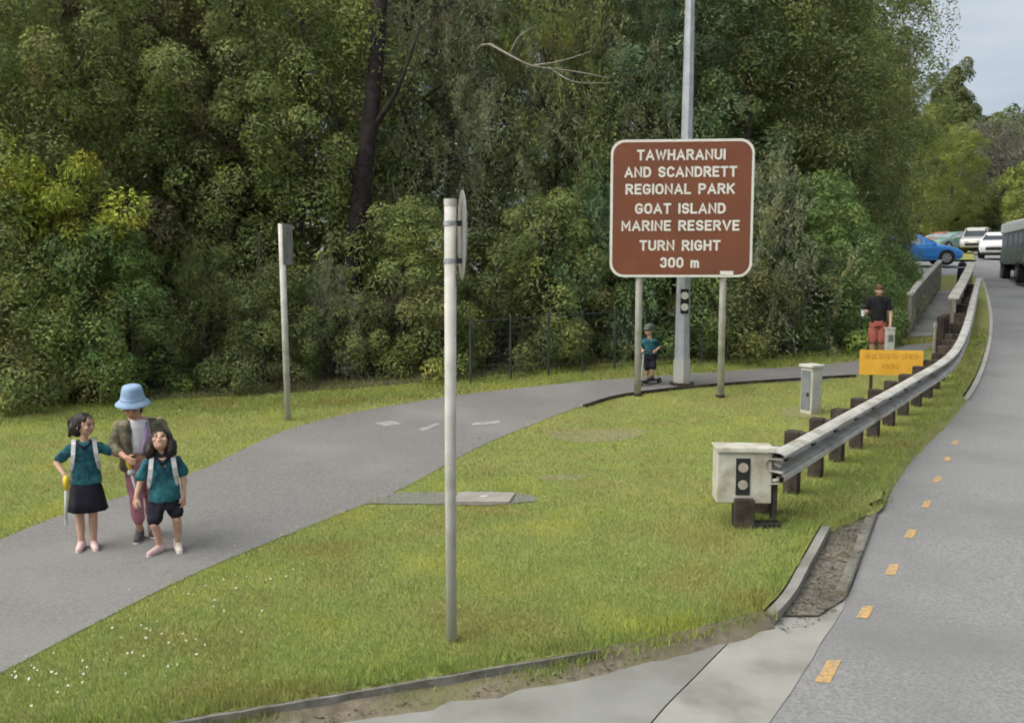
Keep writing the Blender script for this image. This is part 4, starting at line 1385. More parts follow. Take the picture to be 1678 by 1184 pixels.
SUV = [(-2.2, .4, 1.05, 1.15, .84, .7), (-2.1, .35, 1.1, 1.7, .88, .68), (-1.2, .32, 1.1, 1.8, .9, .7), (-.3, .3, 1.08, 1.8, .9, .7), (.4, .3, 1.06, 1.74, .9, .68), (1.0, .3, 1.04, 1.12, .9, .74), (1.7, .32, 1.0, 1.06, .88, .7), (2.15, .36, .9, .95, .84, .64), (2.25, .4, .75, .8, .76, .6)]
bc = spot(1496, 46.0, 440)
make_car('parked_car', 'bright blue hatchback nosing out of the side road', bc, R(-9), M['car_blue'], HATCH, (1.32, -1.28), M['glass_pale'], 2, 4, 5, 1)
make_car('parked_car', 'white car on the road just left of the green truck', spot(1631, 54, 440), R(240), M['car_white'], HATCH, (1.32, -1.28), M['glass'], 2, 4, 5, 1)
make_car('parked_car', 'silver grey four wheel drive farthest up the road', spot(1598, 64, 440), R(238), M['car_silver'], SUV, (1.4, -1.35), M['glass'], 2, 4, 5, 1)
make_car('parked_car', 'grey green car behind the blue hatchback bonnet', spot(1560, 72, 440), R(200), M['car_teal'], HATCH, (1.32, -1.28), M['glass_pale'], 2, 4, 5, 1)
make_car('parked_car', 'small red car parked at roadside beyond the blue hatchback', spot(1536, 74, 440), R(215), M['car_red'], HATCH, (1.32, -1.28), M['glass_pale'], 2, 4, 5, 1)

# truck with a white canopy, left side and far end towards us
tk = Vector((21.55, 37.9, 0)); tk.z = zt(tk.x, tk.y) + LOW
t = empty('truck', tk, R(90 - 19))
tag(t, 'boxy dark green truck with white canopy roof at right edge', 'truck', 'vehicles on the road')
MB().box((-.2, 0, 1.05), (5.0, 1.9, .62)).build('body', M['truck_green'], t, bevel=.04)
MB().box((-.2, 0, 1.72), (4.9, 1.84, .74)).build('canopy_side', M['truck_grey'], t, bevel=.04)
q = MB()
q.box((-.2, 0, 2.27), (5.0, 1.96, .42)).box((-.2, 0, 2.5), (4.8, 1.7, .1))
q.build('canopy_roof', M['car_white'], t, bevel=.08)
for x in (-2.0, -1.0, .1, 1.2):
    for sy in (-1, 1):
        MB().box((x, sy * .925, 1.74), (.8, .02, .48)).build('side_window', M['glass'], t, bevel=.02)
MB().box((-2.66, 0, 1.74), (.02, 1.4, .5)).build('rear_window', M['glass'], t)
MB().box((-2.72, 0, .72), (.12, 1.86, .16)).build('rear_bumper', M['black'], t, bevel=.02)
MB().box((-.2, 0, .62), (4.6, 1.2, .26)).build('chassis', M['black'], t)
for sy in (-1, 1):
    MB().box((-2.7, sy * .8, 1.05), (.05, .14, .26)).build('tail_light', M['red_lamp'], t)
    for x in (-1.55, 1.75):
        wh = MB().tube([(x, sy * .66, .42), (x, sy * .96, .42)], .42, 24).build('wheel', M['tyre'], t, bevel=.03)
        MB().tube([(x, sy * .9, .42), (x, sy * .972, .42)], .2, 16).build('rim', M['truck_green'], wh)
        MB().box((x, sy * .93, .9), (1.0, .08, .12)).build('mudguard', M['truck_green'], t)
MB().box((2.5, 0, 1.0), (.5, 1.7, .5)).build('bonnet', M['truck_green'], t, bevel=.06)

# ------------------------------------------------------------------ vegetation
def unit(v):
    return v / np.maximum(1e-9, np.linalg.norm(v, axis=-1, keepdims=True))

def leaf_geo(c, d, n, ln, wd):
    """folded leaf blades: base, left, tip, right (two triangles each)"""
    d = unit(d)
    s = unit(np.cross(d, n))
    n = np.cross(s, d)
    ln, wd = ln[:, None], wd[:, None]
    base = c - d * ln * .5
    tip = c + d * ln * .5 - n * ln * .12
    l = c + s * wd * .5 + n * wd * .18
    r = c - s * wd * .5 + n * wd * .18
    return np.stack([base, l, tip, r], 1).reshape(-1, 3)

def mesh_from(name, V, quads=True, per=4):
    N = len(V) // per
    me = bpy.data.meshes.new(name)
    me.vertices.add(len(V))
    me.vertices.foreach_set('co', V.astype(np.float32).ravel())
    if per == 4:
        idx = (np.arange(N)[:, None] * 4 + np.array([0, 1, 2, 0, 2, 3])[None]).ravel()
        nf = N * 2
    else:
        idx = np.arange(N * 3)
        nf = N
    me.loops.add(len(idx))
    me.loops.foreach_set('vertex_index', idx.astype(np.int32))
    me.polygons.add(nf)
    me.polygons.foreach_set('loop_start', (np.arange(nf) * 3).astype(np.int32))
    me.polygons.foreach_set('loop_total', np.full(nf, 3, np.int32))
    me.update()
    me.validate()
    return me

def crown_mesh(seed, kind, h, r, z0, nclump, nleaf, ln, wd):
    g = np.random.default_rng(seed)
    N = nclump
    u = g.random(N)
    if kind == 'cone':
        hh = 1 - np.sqrt(g.random(N))
        prof = (1 - hh) ** .85 * (.85 + .3 * g.random(N)) + .03
    elif kind == 'shrub':
        hh = g.random(N)
        prof = np.sqrt(np.clip(1 - (hh * .98) ** 2.2, 0, 1)) * (.8 + .35 * g.random(N))
    elif kind == 'wispy':
        hh = g.random(N) ** .9
        prof = (np.sin(np.pi * (hh * .82 + .14)) ** .7) * (.6 + .6 * g.random(N))
    else:
        hh = g.random(N)
        prof = (np.sin(np.pi * (hh * .8 + .13)) ** .6) * (.72 + .45 * g.random(N))
    th = g.random(N) * 2 * np.pi
    lob = 1 + .22 * np.sin(3 * th + seed) * np.sin(5 * hh * 3 + seed) + .15 * np.sin(5 * th + 7 * hh)
    rad = r * prof * lob * np.sqrt(.25 + .75 * g.random(N))
    C = np.stack([rad * np.cos(th), rad * np.sin(th), z0 + hh * (h - z0)], 1)
    cr = r * (.19 if kind != 'shrub' else .24) * (.6 + .8 * g.random(N))
    outv = unit(np.stack([C[:, 0], C[:, 1], np.full(N, .25 * r)], 1))
    V = []
    for i in range(N):
        m = int(nleaf * (.6 + .8 * g.random()))
        if kind == 'wispy':
            # sprays of fine leaves along several rising twigs
            nt_ = 7
            tw = unit(outv[i] * .3 + np.array([0, 0, 1.0 if i % 3 else -1.0]) + g.normal(0, .28, (nt_, 3)))
            k = g.integers(0, nt_, m)
            s_ = g.random(m)
            p = C[i] + tw[k] * (s_ * cr[i] * 3.4)[:, None] + g.normal(0, .07, (m, 3)) * cr[i] * 1.8
            p[:, 2] -= (s_ ** 2) * cr[i] * .3
            d = unit(tw[k] + g.normal(0, .5, (m, 3)))
            n = unit(g.normal(0, 1, (m, 3)) + [0, 0, .6])
        else:
            q = unit(g.normal(0, 1, (m, 3)))
            q[:, 2] = q[:, 2] * .95 + .22
            q = unit(q + outv[i] * .45)
            rr = cr[i] * (.55 + .5 * np.sqrt(g.random(m)))
            p = C[i] + q * rr[:, None] * np.array([.95, .95, 1.0])
            n = unit(q * 1.1 + np.array([0, 0, .35]) + g.normal(0, .45, (m, 3)))
            d = unit(np.cross(n, g.normal(0, 1, (m, 3))) + q * .3 - np.array([0, 0, .25]))
        V.append(leaf_geo(p, d, n, ln * (.6 + .8 * g.random(m)), wd * (.6 + .8 * g.random(m))))
    return mesh_from('crown', np.concatenate(V)), C

def trunk_mesh(seed, C, h, r0, lean=.3, nb=16, top=.85, forks=1, bn=7):
    g = random.Random(seed)
    q = MB()
    a = g.uniform(0, 6.28)
    main = []
    K = 8
    for k in range(K + 1):
        t_ = k / K
        main.append(Vector((math.cos(a) * lean * t_ ** 1.4 + g.uniform(-.05, .05), math.sin(a) * lean * t_ ** 1.4 + g.uniform(-.05, .05), -.15 + t_ * h * top)))
    rad = [r0 * (1.25 if k == 0 else 1) * (1 - .82 * k / K) + .012 for k in range(K + 1)]
    q.tube(main, rad, bn)
    idx = list(range(len(C)))
    g.shuffle(idx)
    for i in idx[:nb]:
        c = Vector(C[i])
        zs = max(.25 * h * .3, min(h * top * .92, c.z - (Vector((c.x, c.y)).length) * g.uniform(.4, .9)))
        t_ = min(.97, max(.05, (zs + .15) / (h * top)))
        k = int(t_ * K)
        s_ = main[k].lerp(main[min(K, k + 1)], t_ * K - k)
        rb_ = rad[k] * .5
        md = s_.lerp(c, .5) + Vector((g.uniform(-.15, .15), g.uniform(-.15, .15), g.uniform(-.1, .25)))
        q.tube([s_, md, c], [rb_, rb_ * .62, .012], 5)
    me = bpy.data.meshes.new('trunk')
    me.from_pydata(q.v, [], q.f)
    me.polygons.foreach_set('use_smooth', [True] * len(me.polygons))
    return me

KINDS = {}
def kind(nm, seed, *a, r0=.16, lean=.3, nb=18, bark='bark', top=.85):
    cm, C = crown_mesh(seed, *a)
    cm.materials.append(M['leaf'])
    tm = trunk_mesh(seed, C, a[1], r0, lean, nb, top)
    tm.materials.append(M[bark])
    KINDS[nm] = (cm, tm)
kind('broad1', 11, 'round', 9.5, 2.5, 1.2, 230, 230, .092, .04)
kind('broad2', 12, 'round', 10.5, 2.3, 1.6, 220, 230, .088, .037)
kind('broad3', 13, 'round', 8.0, 2.6, .8, 220, 230, .095, .044)
kind('wispy1', 14, 'wispy', 10.5, 2.0, 1.8, 200, 230, .085, .022, bark='bark', nb=30)
kind('wispy2', 15, 'wispy', 9.0, 1.9, 1.0, 200, 230, .085, .022, bark='bark', nb=30)
kind('shrub1', 16, 'shrub', 2.9, 1.55, .05, 120, 200, .075, .034, r0=.06, nb=14)
kind('shrub2', 17, 'shrub', 3.6, 1.45, .05, 130, 200, .08, .03, r0=.06, nb=14)
kind('shrub3', 18, 'wispy', 3.2, 1.4, .1, 110, 150, .1, .026, r0=.06, nb=20)
kind('conifer', 19, 'cone', 14, 2.6, .8, 480, 130, .26, .07, r0=.22, lean=.1, nb=30, top=.88)
kind('far', 20, 'round', 9, 3.6, .8, 190, 110, .26, .12, r0=.25)
kind('bare', 21, 'wispy', 8.5, 3.8, .6, 150, 90, .24, .05, r0=.2, nb=60)

GREEN = {'olive': (0.251, 0.271, 0.109), 'dark': (0.166, 0.185, 0.079), 'mid': (0.198, 0.271, 0.106), 'yellow': (0.38, 0.4, 0.08), 'grey': (0.27, 0.275, 0.19), 'bluegreen': (0.181, 0.257, 0.146), 'far': (0.187, 0.209, 0.11), 'lime': (0.253, 0.276, 0.081), 'umber': (0.203, 0.163, 0.114), 'plum': (0.19, 0.17, 0.16)}
def plant(name, k, px, y, s, tint, label, cat='tree', rz=None, sz=None, group=None, bark=None):
    x = col(px, y)
    t = empty(name, (x, y, zt(x, y) - .05), random.uniform(0, 6.28) if rz is None else rz)
    tag(t, label, cat, group)
    cm, tm = KINDS[k]
    for nm, me in (('trunk' if cat == 'tree' else 'stems', tm), ('crown' if cat == 'tree' else 'foliage', cm)):
        o = bpy.data.objects.new(nm, me)
        COL.objects.link(o)
        o.parent = t
        if nm in ('crown', 'foliage'):
            o.color = (*GREEN[tint], 1)
    t.scale = (s, s, (sz or s))
    return t
F = 'trees of the bush edge'
U = 'shrubs along the edge of the bush'
T = plant
# front shrubs, left to right along the edge of the lawn
T('shrub', 'shrub2', -40, 15.9, 1.0, 'olive', 'dense olive shrub cut by the left edge of the picture', 'shrub', group=U)
T('shrub', 'shrub1', 70, 16.4, .95, 'olive', 'low leafy shrub left of and behind the taller girl', 'shrub', group=U)
T('shrub', 'shrub2', 165, 16.8, .85, 'mid', 'upright shrub directly behind the taller girls head', 'shrub', group=U)
T('shrub', 'shrub3', 340, 17.8, .7, 'dark', 'wispy dark green shrub right of the blue bucket hat', 'shrub', group=U)
T('shrub', 'shrub1', 430, 17.9, .75, 'dark', 'dark low shrub just left of the slim far signpost', 'shrub', group=U)
T('shrub', 'shrub3', 545, 18.6, .6, 'grey', 'pale wispy shrub at lawn edge right of the slim signpost', 'shrub', group=U)
T('shrub', 'shrub2', 665, 19.2, .95, 'olive', 'leafy olive shrub just left of the near signpost', 'shrub', group=U)
T('shrub', 'shrub1', 800, 20.0, .95, 'dark', 'dark shrub behind the path just right of the near signpost', 'shrub', group=U)
T('shrub', 'shrub2', 900, 20.6, 1.0, 'olive', 'tall olive shrub midway between near signpost and brown sign', 'shrub', group=U)
T('shrub', 'shrub3', 985, 21.0, 1.05, 'bluegreen', 'green wispy shrub just left of the brown sign', 'shrub', group=U)
T('shrub', 'shrub2', 1085, 21.4, 1.05, 'mid', 'green shrub seen beneath the brown sign between its posts', 'shrub', group=U)
T('shrub', 'shrub1', 1180, 21.6, 1.05, 'dark', 'dark shrub behind the fence below the signs right corner', 'shrub', group=U)
T('shrub', 'shrub3', 1250, 21.8, 1.15, 'grey', 'pale green feathery shrub beside the brown signs right edge', 'shrub', group=U)
T('shrub', 'shrub2', 1330, 22.6, 1.1, 'mid', 'bushy shrub above the utility pillar behind the fence', 'shrub', group=U)
T('shrub', 'shrub1', 1380, 23.8, 1.0, 'mid', 'green shrub behind the man in black', 'shrub', group=U)
T('shrub', 'shrub1', 1398, 27.5, 1.05, 'mid', 'rounded green shrub left of the footbridge railing', 'shrub', group=U)
T('shrub', 'shrub2', 1432, 33.0, .95, 'bluegreen', 'dark green shrub hiding the rear of the blue hatchback', 'shrub', group=U)
# second row
T('tree', 'broad3', -10, 18.2, .95, 'olive', 'leafy olive tree at the far left edge of the bush', group=F)
T('tree', 'broad1', 95, 19.0, .98, 'olive', 'rounded olive tree standing behind the taller girl', group=F)
T('tree', 'broad3', 255, 21.2, 1.05, 'umber', 'shaded brown tree above the bucket hat', group=F)
T('tree', 'broad2', 375, 20.0, .95, 'olive', 'olive tree left of the slim far signpost', group=F)
T('tree', 'broad1', 490, 20.8, 1.0, 'olive', 'broad tree rising directly behind the slim far signpost', group=F)
T('tree', 'wispy1', 610, 22.6, 1.0, 'olive', 'dark tree in the gap left of the near signpost', group=F)
T('tree', 'wispy2', 690, 21.6, 1.05, 'grey', 'grey green wispy tree above the near signpost', group=F)
T('tree', 'wispy1', 800, 22.4, 1.05, 'grey', 'tall feathery tree right of the near signpost', group=F)
T('tree', 'wispy2', 900, 22.6, 1.1, 'olive', 'fine leaved olive tree midway to the brown sign', group=F)
T('tree', 'wispy1', 1000, 23.2, 1.05, 'grey', 'feathery grey tree behind the brown signs left edge', group=F)
T('tree', 'broad2', 1085, 24.2, 1.05, 'bluegreen', 'green tree directly behind the brown sign', group=F)
T('tree', 'broad1', 1210, 25.2, 1.1, 'dark', 'very dark tree to the right of the street light column', group=F)
T('tree', 'broad2', 1290, 26.2, 1.1, 'dark', 'tall dark tree above the utility pillar', group=F)
T('tree', 'broad1', 1340, 28.0, 1.0, 'olive', 'olive tree above the man in black', group=F)
T('tree', 'broad3', 1385, 32.0, 1.0, 'olive', 'leafy tree above the left footbridge railing', group=F)
# tall back row
T('tree', 'broad2', 20, 23.5, 1.35, 'mid', 'tall tree at top left corner behind the yellow branches', group=F)
T('tree', 'broad1', 190, 24.5, 1.35, 'olive', 'tall back tree above and left of the bucket hat', group=F)
T('tree', 'broad2', 330, 25.0, 1.35, 'mid', 'tall pale topped tree between bucket hat and slim signpost', group=F)
T('tree', 'wispy2', 450, 26.0, 1.7, 'grey', 'tall greyish back tree above the slim signpost', group=F)
T('tree', 'wispy2', 560, 27.0, 1.6, 'mid', 'tall back tree left of the dark leaning trunk', group=F)
T('tree', 'wispy1', 680, 27.5, 1.45, 'bluegreen', 'tall feathery back tree above the near signpost', group=F)
T('tree', 'wispy2', 800, 28.0, 1.6, 'grey', 'tall feathery back tree behind the bare pale branches', group=F)
T('tree', 'wispy1', 930, 29.0, 1.4, 'bluegreen', 'tall bluish green back tree left of the street light', group=F)
T('tree', 'wispy1', 1060, 30.0, 1.45, 'grey', 'tall back tree behind the top of the street light', group=F)
T('tree', 'broad1', 1190, 31.0, 1.6, 'olive', 'tall tree immediately right of the street light top', group=F)
T('tree', 'broad2', 1290, 33.0, 1.5, 'mid', 'tall back tree above the right half of the fence', group=F)
T('tree', 'broad1', 1330, 36.0, 1.5, 'olive', 'tall olive back tree against the grey sky', group=F)
T('tree', 'broad2', 1408, 40.0, 1.45, 'olive', 'tall tree at the skyline beside the pale bare trunk', group=F)
# right and far
T('tree', 'broad1', 1500, 76.0, 1.2, 'lime', 'yellow green tree behind the blue hatchback', group='trees beyond the side road')
T('tree', 'broad3', 1552, 80.0, 1.25, 'lime', 'pale olive tree above the blue hatchback bonnet', group='trees beyond the side road')
T('tree', 'conifer', 1557, 98.0, 1.5, 'dark', 'tallest pointed conifer against the sky', group='conifers on the skyline')
T('tree', 'conifer', 1528, 102.0, 1.45, 'dark', 'pointed conifer just left of the tallest one', group='conifers on the skyline')
T('tree', 'conifer', 1580, 104.0, 1.2, 'dark', 'shorter conifer stepping down right of the tallest one', group='conifers on the skyline')
T('tree', 'far', 1602, 92.0, 1.35, 'far', 'round far tree right of the conifers', group='far trees over the road')
T('tree', 'far', 1645, 104.0, 1.65, 'far', 'round topped far tree on the skyline above truck', group='far trees over the road')
T('tree', 'far', 1700, 100.0, 1.4, 'lime', 'light green far tree at the right edge of picture', group='far trees over the road')
T('tree', 'bare', 1628, 84.0, 1.15, 'plum', 'greyish purple thinly leaved tree above the truck', group='far trees over the road')
T('tree', 'bare', 1668, 86.0, 1.1, 'plum', 'thin grey tree at right edge above the truck', group='far trees over the road')
T('tree', 'far', 1585, 84.0, .62, 'dark', 'low dark tree behind the silver four wheel drive', group='far trees over the road')
T('tree', 'far', 1625, 80.0, .5, 'dark', 'small dark tree behind the white car', group='far trees over the road')
T('tree', 'far', 1695, 72.0, .75, 'lime', 'bright green bushy tree right behind the truck roof', group='far trees over the road')
T('tree', 'far', 1545, 96.0, .95, 'far', 'far tree mostly hidden behind the conifers', group='far trees over the road')

g = np.random.default_rng(31)
NB = 2300
V = []
for i in range(NB):
    y_ = g.uniform(32, 39)
    x_ = col(g.uniform(-90, 1330), y_)
    z_ = zt(x_, y_) + 19 * g.random() ** .9
    m = 62
    u_ = unit(g.normal(0, 1, (m, 3)))
    u_[:, 2] = np.abs(u_[:, 2]) - .3
    r_ = g.uniform(.5, 1.0)
    c_ = np.array([x_, y_, z_]) + u_ * (r_ * (.4 + .6 * g.random(m)))[:, None]
    n_ = unit(u_ + [0, -.2, .6] + g.normal(0, .4, (m, 3)))
    V.append(leaf_geo(c_, np.cross(n_, g.normal(0, 1, (m, 3))), n_, .3 * (.6 + .8 * g.random(m)), .16 * (.6 + .8 * g.random(m))))
me = mesh_from('wood', np.concatenate(V))
me.materials.append(M['leaf'])
o = bpy.data.objects.new('wood', me)
COL.objects.link(o)
o.color = (*GREEN['olive'], 1)
tag(o, 'dense dark wood filling the gaps behind the front trees', 'wood', kind='stuff')

# yellow-green branches at left: a young tree with a few leafy heads
def heads(name, label, base, stems, tint, ln, wd, seed, nl=420, bark='bark_pale', cat='tree', group=None):
    g = np.random.default_rng(seed)
    t = empty(name, base)
    tag(t, label, cat, group)
    q = MB()
    V = []
    for (p, r_) in stems:
        p = Vector(p)
        q.tube([(0, 0, -.1), (p.x * .3, p.y * .3, p.z * .5), (p.x * .75, p.y * .75, p.z * .85), p], [.07, .05, .03, .012], 6)
        m = int(nl * r_ / .5)
        u_ = unit(g.normal(0, 1, (m, 3)))
        u_[:, 2] = u_[:, 2] * .9 + .15
        rr = r_ * (.3 + .7 * np.sqrt(g.random(m)))
        c = np.array(p)[None] + u_ * rr[:, None] * [1, 1, .95]
        n = unit(u_ + [0, 0, .7] + g.normal(0, .4, (m, 3)))
        d = unit(u_ + [0, 0, -.5] + g.normal(0, .5, (m, 3)))
        V.append(leaf_geo(c, d, n, ln * (.6 + .8 * g.random(m)), wd * (.6 + .8 * g.random(m))))
    q.build('trunk', M[bark], t, smooth=True)
    me = mesh_from('crown', np.concatenate(V))
    me.materials.append(M['leaf'])
    o = bpy.data.objects.new('crown', me)
    COL.objects.link(o)
    o.parent = t
    o.color = (*GREEN[tint], 1)
    return t
b0 = spot(40, 17.6)
def rel(px, py, y):
    d = ray(px, py)
    return Vector((d.x / d.y * y, y, CAM_H + d.z / d.y * y)) - b0
hs_ = []
gg = random.Random(3)
for (px_, py_, n_h, sx_, sy_) in ((20, 300, 9, 45, 22), (85, 335, 7, 28, 25), (95, 375, 4, 18, 12), (180, 365, 3, 14, 10), (0, 360, 4, 25, 18)):
    for _ in range(n_h):
        hs_.append((rel(gg.gauss(px_, sx_), gg.gauss(py_, sy_), 16.3 + gg.uniform(-.3, .5)), gg.uniform(.28, .46)))
heads('tree', 'young tree with bright yellow green leafy heads at far left', b0, hs_, 'yellow', .12, .04, 5, 330, bark='bark', group=F)

# visible trunks and bare branches
def bare(name, label, pts, r0, r1, mat, twigs=(), cat='tree trunk', bmat=None):
    P = [Vector(p) for p in pts]
    t = empty(name, P[0])
    tag(t, label, cat)
    n = len(P)
    PP = smooth_line([p - P[0] for p in P], 4)
    MB().tube(PP, [r0 + (r1 - r0) * k / (len(PP) - 1) for k in range(len(PP))], 9).build('trunk', mat, t, smooth=True)
    for tw, a, b_ in twigs:
        TT = smooth_line([Vector(p) - P[0] for p in tw], 3)
        MB().tube(TT, [a + (b_ - a) * k / (len(TT) - 1) for k in range(len(TT))], 6).build('branch', bmat or mat, t, smooth=True)
    return t
def pt(px, py, y):
    d = ray(px, py)
    return Vector((d.x / d.y * y, y, CAM_H + d.z / d.y * y))
bs = spot(572, 19.4)
bare('dark_trunk', 'thick dark leaning trunk between the two single signposts', [bs, pt(575, 470, 19.4), pt(590, 330, 19.4), pt(606, 200, 19.5), pt(620, 60, 19.8), pt(628, -60, 20)], .26, .12, M['bark_dark'],
     [([pt(590, 330, 19.4), pt(560, 240, 19.3), pt(535, 120, 19.5)], .07, .02), ([pt(603, 220, 19.5), pt(650, 150, 19.3), pt(690, 40, 19.4)], .07, .02)])
bs = spot(738, 22.4)
bare('dead_tree', 'dead tree with pale bare forked branches reaching right', [bs, pt(735, 400, 22.4), pt(742, 200, 22.2), pt(760, 60, 21.6)], .1, .05, M['bark'],
     [([pt(748, 130, 22), pt(790, 74, 20.6), pt(830, 88, 20.0), pt(872, 108, 19.8), pt(935, 116, 19.7), pt(1000, 128, 19.6)], .035, .008), ([pt(872, 108, 19.8), pt(920, 100, 19.7), pt(970, 84, 19.6)], .02, .006), ([pt(900, 112, 19.8), pt(940, 134, 19.6), pt(1000, 136, 19.6)], .018, .006), ([pt(835, 90, 20), pt(850, 60, 19.9), pt(880, 40, 19.9)], .015, .005)], 'tree', bmat=M['bark_pale'])
bs = spot(1468, 35)
bare('pale_trunk', 'bare pale trunk showing above the footbridge near the skyline', [bs, pt(1474, 330, 35), pt(1486, 210, 34.6), pt(1491, 120, 34.4), pt(1493, 60, 34.4)], .1, .07, M['bark_pale'])
for (px, y, lab, top) in ((205, 17.6, 'thin brown stem rising between the taller girl and hat', 420), (150, 17.9, 'slender grey stem left of the bucket hat in the shade', 430), (415, 18.6, 'thin dark stem left of the slim far signpost', 380), (655, 19.8, 'slender dark stem left of the near signpost', 300), (955, 21.3, 'thin pale stem left of the brown sign', 250), (1265, 21.7, 'reddish brown stem behind the fence right of the sign', 420)):
    bs = spot(px, y)
    bare('thin_stem', lab, [bs, pt(px + random.uniform(-6, 6), 540, y), pt(px + random.uniform(-12, 12), (540 + top) / 2, y), pt(px + random.uniform(-15, 15), top, y)], .06, .03, M['bark'])

# ------------------------------------------------------------------ grass and small ground cover
forest_px = [(-400, 712), (-120, 694), (0, 687), (200, 676), (460, 662), (560, 655), (760, 637), (900, 621), (1000, 610), (1200, 600), (1400, 585), (1470, 560)]
fline = [V2(at(*p)) for p in forest_px]
fsh = [v_ + Vector((0, .8)) for v_ in fline]
forest = fsh + [Vector((12, 60)), Vector((-60, 60)), Vector((-60, fline[0].y))]
drape('forest_floor', [v_ + Vector((0, 1.1)) for v_ in fline] + [Vector((9.5, 39.5)), Vector((-40, 39.5)), Vector((-40, fline[0].y + 1))], .015, M['soil'], .8)
def blades(name, mat, n, lo, hi, hgt, wid, excl, incl, seed, lim=None, bend=.5, zoff=0):
    g = np.random.default_rng(seed)
    # density falls off with distance from the viewer's side of the lawn
    y = lo * (hi / lo) ** g.random(n)
    x = (g.random(n) * 1.32 - .68) * y
    k = inside(incl, x, y)
    for e in excl:
        k &= ~inside(e, x, y)
    x, y = x[k], y[k]
    if lim is not None:
        kk = lim(x, y, g)
        x, y = x[kk], y[kk]
    m = len(x)
    sc = (.75 + y / 22)
    z = tz(y)
    hgt = hgt * (.5 + g.random(m)) * sc ** .6
    wd = wid * sc
    a = g.random(m) * 6.283
    b = g.random(m) * 6.283
    s_ = np.stack([np.cos(a), np.sin(a), np.zeros(m)], 1)
    ln_ = np.stack([np.cos(b), np.sin(b), np.zeros(m)], 1) * (bend * hgt * (.3 + g.random(m)))[:, None]
    p = np.stack([x, y, z - .004 + zoff], 1)
    V = np.stack([p - s_ * wd[:, None] / 2, p + s_ * wd[:, None] / 2, p + ln_ + np.stack([np.zeros(m), np.zeros(m), hgt], 1)], 1).reshape(-1, 3)
    me = mesh_from(name, V, per=3)
    me.materials.append(mat)
    o = bpy.data.objects.new(name, me)
    COL.objects.link(o)
    o['kind'] = 'stuff'
    return o
P2 = lambda pts: [(p[0], p[1]) for p in pts]
lawn_poly = P2(verge_poly)
ex = [P2(path_poly), P2(forest), P2([at(*p) for p in [(742, 827), (752, 809), (847, 810), (837, 827)]])]
track = P2([at(*p) for p in [(590, 830), (640, 806), (720, 806), (800, 804), (870, 810), (886, 822), (800, 831), (700, 829)]])
soils = [P2([at(*p) for p in q_]) for q_ in ([(900, 708), (960, 703), (1040, 700), (1066, 708), (1030, 722), (950, 726), (905, 718)], [(875, 779), (920, 776), (962, 780), (940, 788), (890, 787)], [(1270, 672), (1310, 664), (1352, 672), (1330, 684), (1285, 684)])]
bridge_poly = P2([bl[0], bl[1], bl[2], brr[2], brr[1], brr[0]])
def thin(x, y, g):
    k = np.ones(len(x), bool)
    for e in soils + [track]:
        k &= ~(inside(e, x, y) & (g.random(len(x)) < .4))
    return k
tag(blades('lawn_grass', M['grass'], 900000, 4.2, 24, .03, .0055, ex + [bridge_poly], lawn_poly, 3, thin), 'short mown green grass covering the lawn', 'grass')
def near_forest(x, y, g):
    fx = np.array([p.x for p in fline]); fy = np.array([p.y for p in fline])
    d = y - np.interp(x, fx, fy)
    return (d > -.5 - .5 * g.random(len(x)) ** 2) & (d < 2.0)
tag(blades('rough_grass', M['rough_grass'], 110000, 12, 26, .055, .012, [P2(path_poly), bridge_poly], P2(verge_poly), 4, near_forest), 'longer rough grass at the foot of the bush', 'grass')
def near_kerb(x, y, g):
    P = np.array([(p.x, p.y) for p in kerb_line + drain_left + road_edge[:40]])
    d = np.min(np.hypot(x[:, None] - P[None, ::2, 0], y[:, None] - P[None, ::2, 1]), axis=1)
    return d < .12 + .25 * g.random(len(x)) ** 2
tag(blades('verge_grass', M['rough_grass'], 150000, 4.2, 20, .075, .009, ex, lawn_poly, 6, near_kerb), 'ragged dry grass along the kerb edges', 'grass')
def on_bank(x, y, g):
    P = np.array([(q_[0], q_[1]) for q_ in list(road_edge[:24]) + smooth_line(drain_top, 8) + list(kerb_line[22:])])
    d = np.min(np.hypot(x[:, None] - P[None, :, 0], y[:, None] - P[None, :, 1]), axis=1)
    return d < .02 + .1 * g.random(len(x)) ** 1.5
bp = [(p_[0] + 0, p_[1]) for p_ in verge_poly]
tag(blades('bank_grass', M['rough_grass'], 400000, 5, 16, .06, .008, [lawn_poly], [(-.5, 4), (14, 6), (14, 18), (5, 16)], 12, on_bank, zoff=-.035), 'ragged grass hanging over the lawn edge', 'grass')
def on_kerb(x, y, g):
    P = np.array([(q_[0], q_[1]) for q_ in kerb_line[:26]])
    d = np.min(np.hypot(x[:, None] - P[None, :, 0], y[:, None] - P[None, :, 1]), axis=1)
    cl = np.sin(x * 7.1) + np.sin(x * 3.3 + 1) + g.normal(0, .6, len(x)) > .5
    return (d > .045) & (d < .06 + .14 * g.random(len(x)) ** 2) & cl
tag(blades('weeds', M['rough_grass'], 220000, 4.2, 9, .05, .007, [lawn_poly], [(-5, 2), (4, 2), (4, 8), (-5, 8)], 13, on_kerb, zoff=-.05), 'thin weeds growing in the dirt below the kerb', 'weeds')
def under_rail(x, y, g):
    P = np.array([along(q_)[0][:2] for q_ in np.linspace(0, 22, 60)])
    d = np.min(np.hypot(x[:, None] - P[None, :, 0], y[:, None] - P[None, :, 1]), axis=1)
    return d < .25 + .35 * g.random(len(x))
tag(blades('rail_grass', M['rough_grass'], 120000, 7, 24, .045, .008, ex, lawn_poly, 8, under_rail), 'tall unmown grass beneath the guard rail', 'grass')

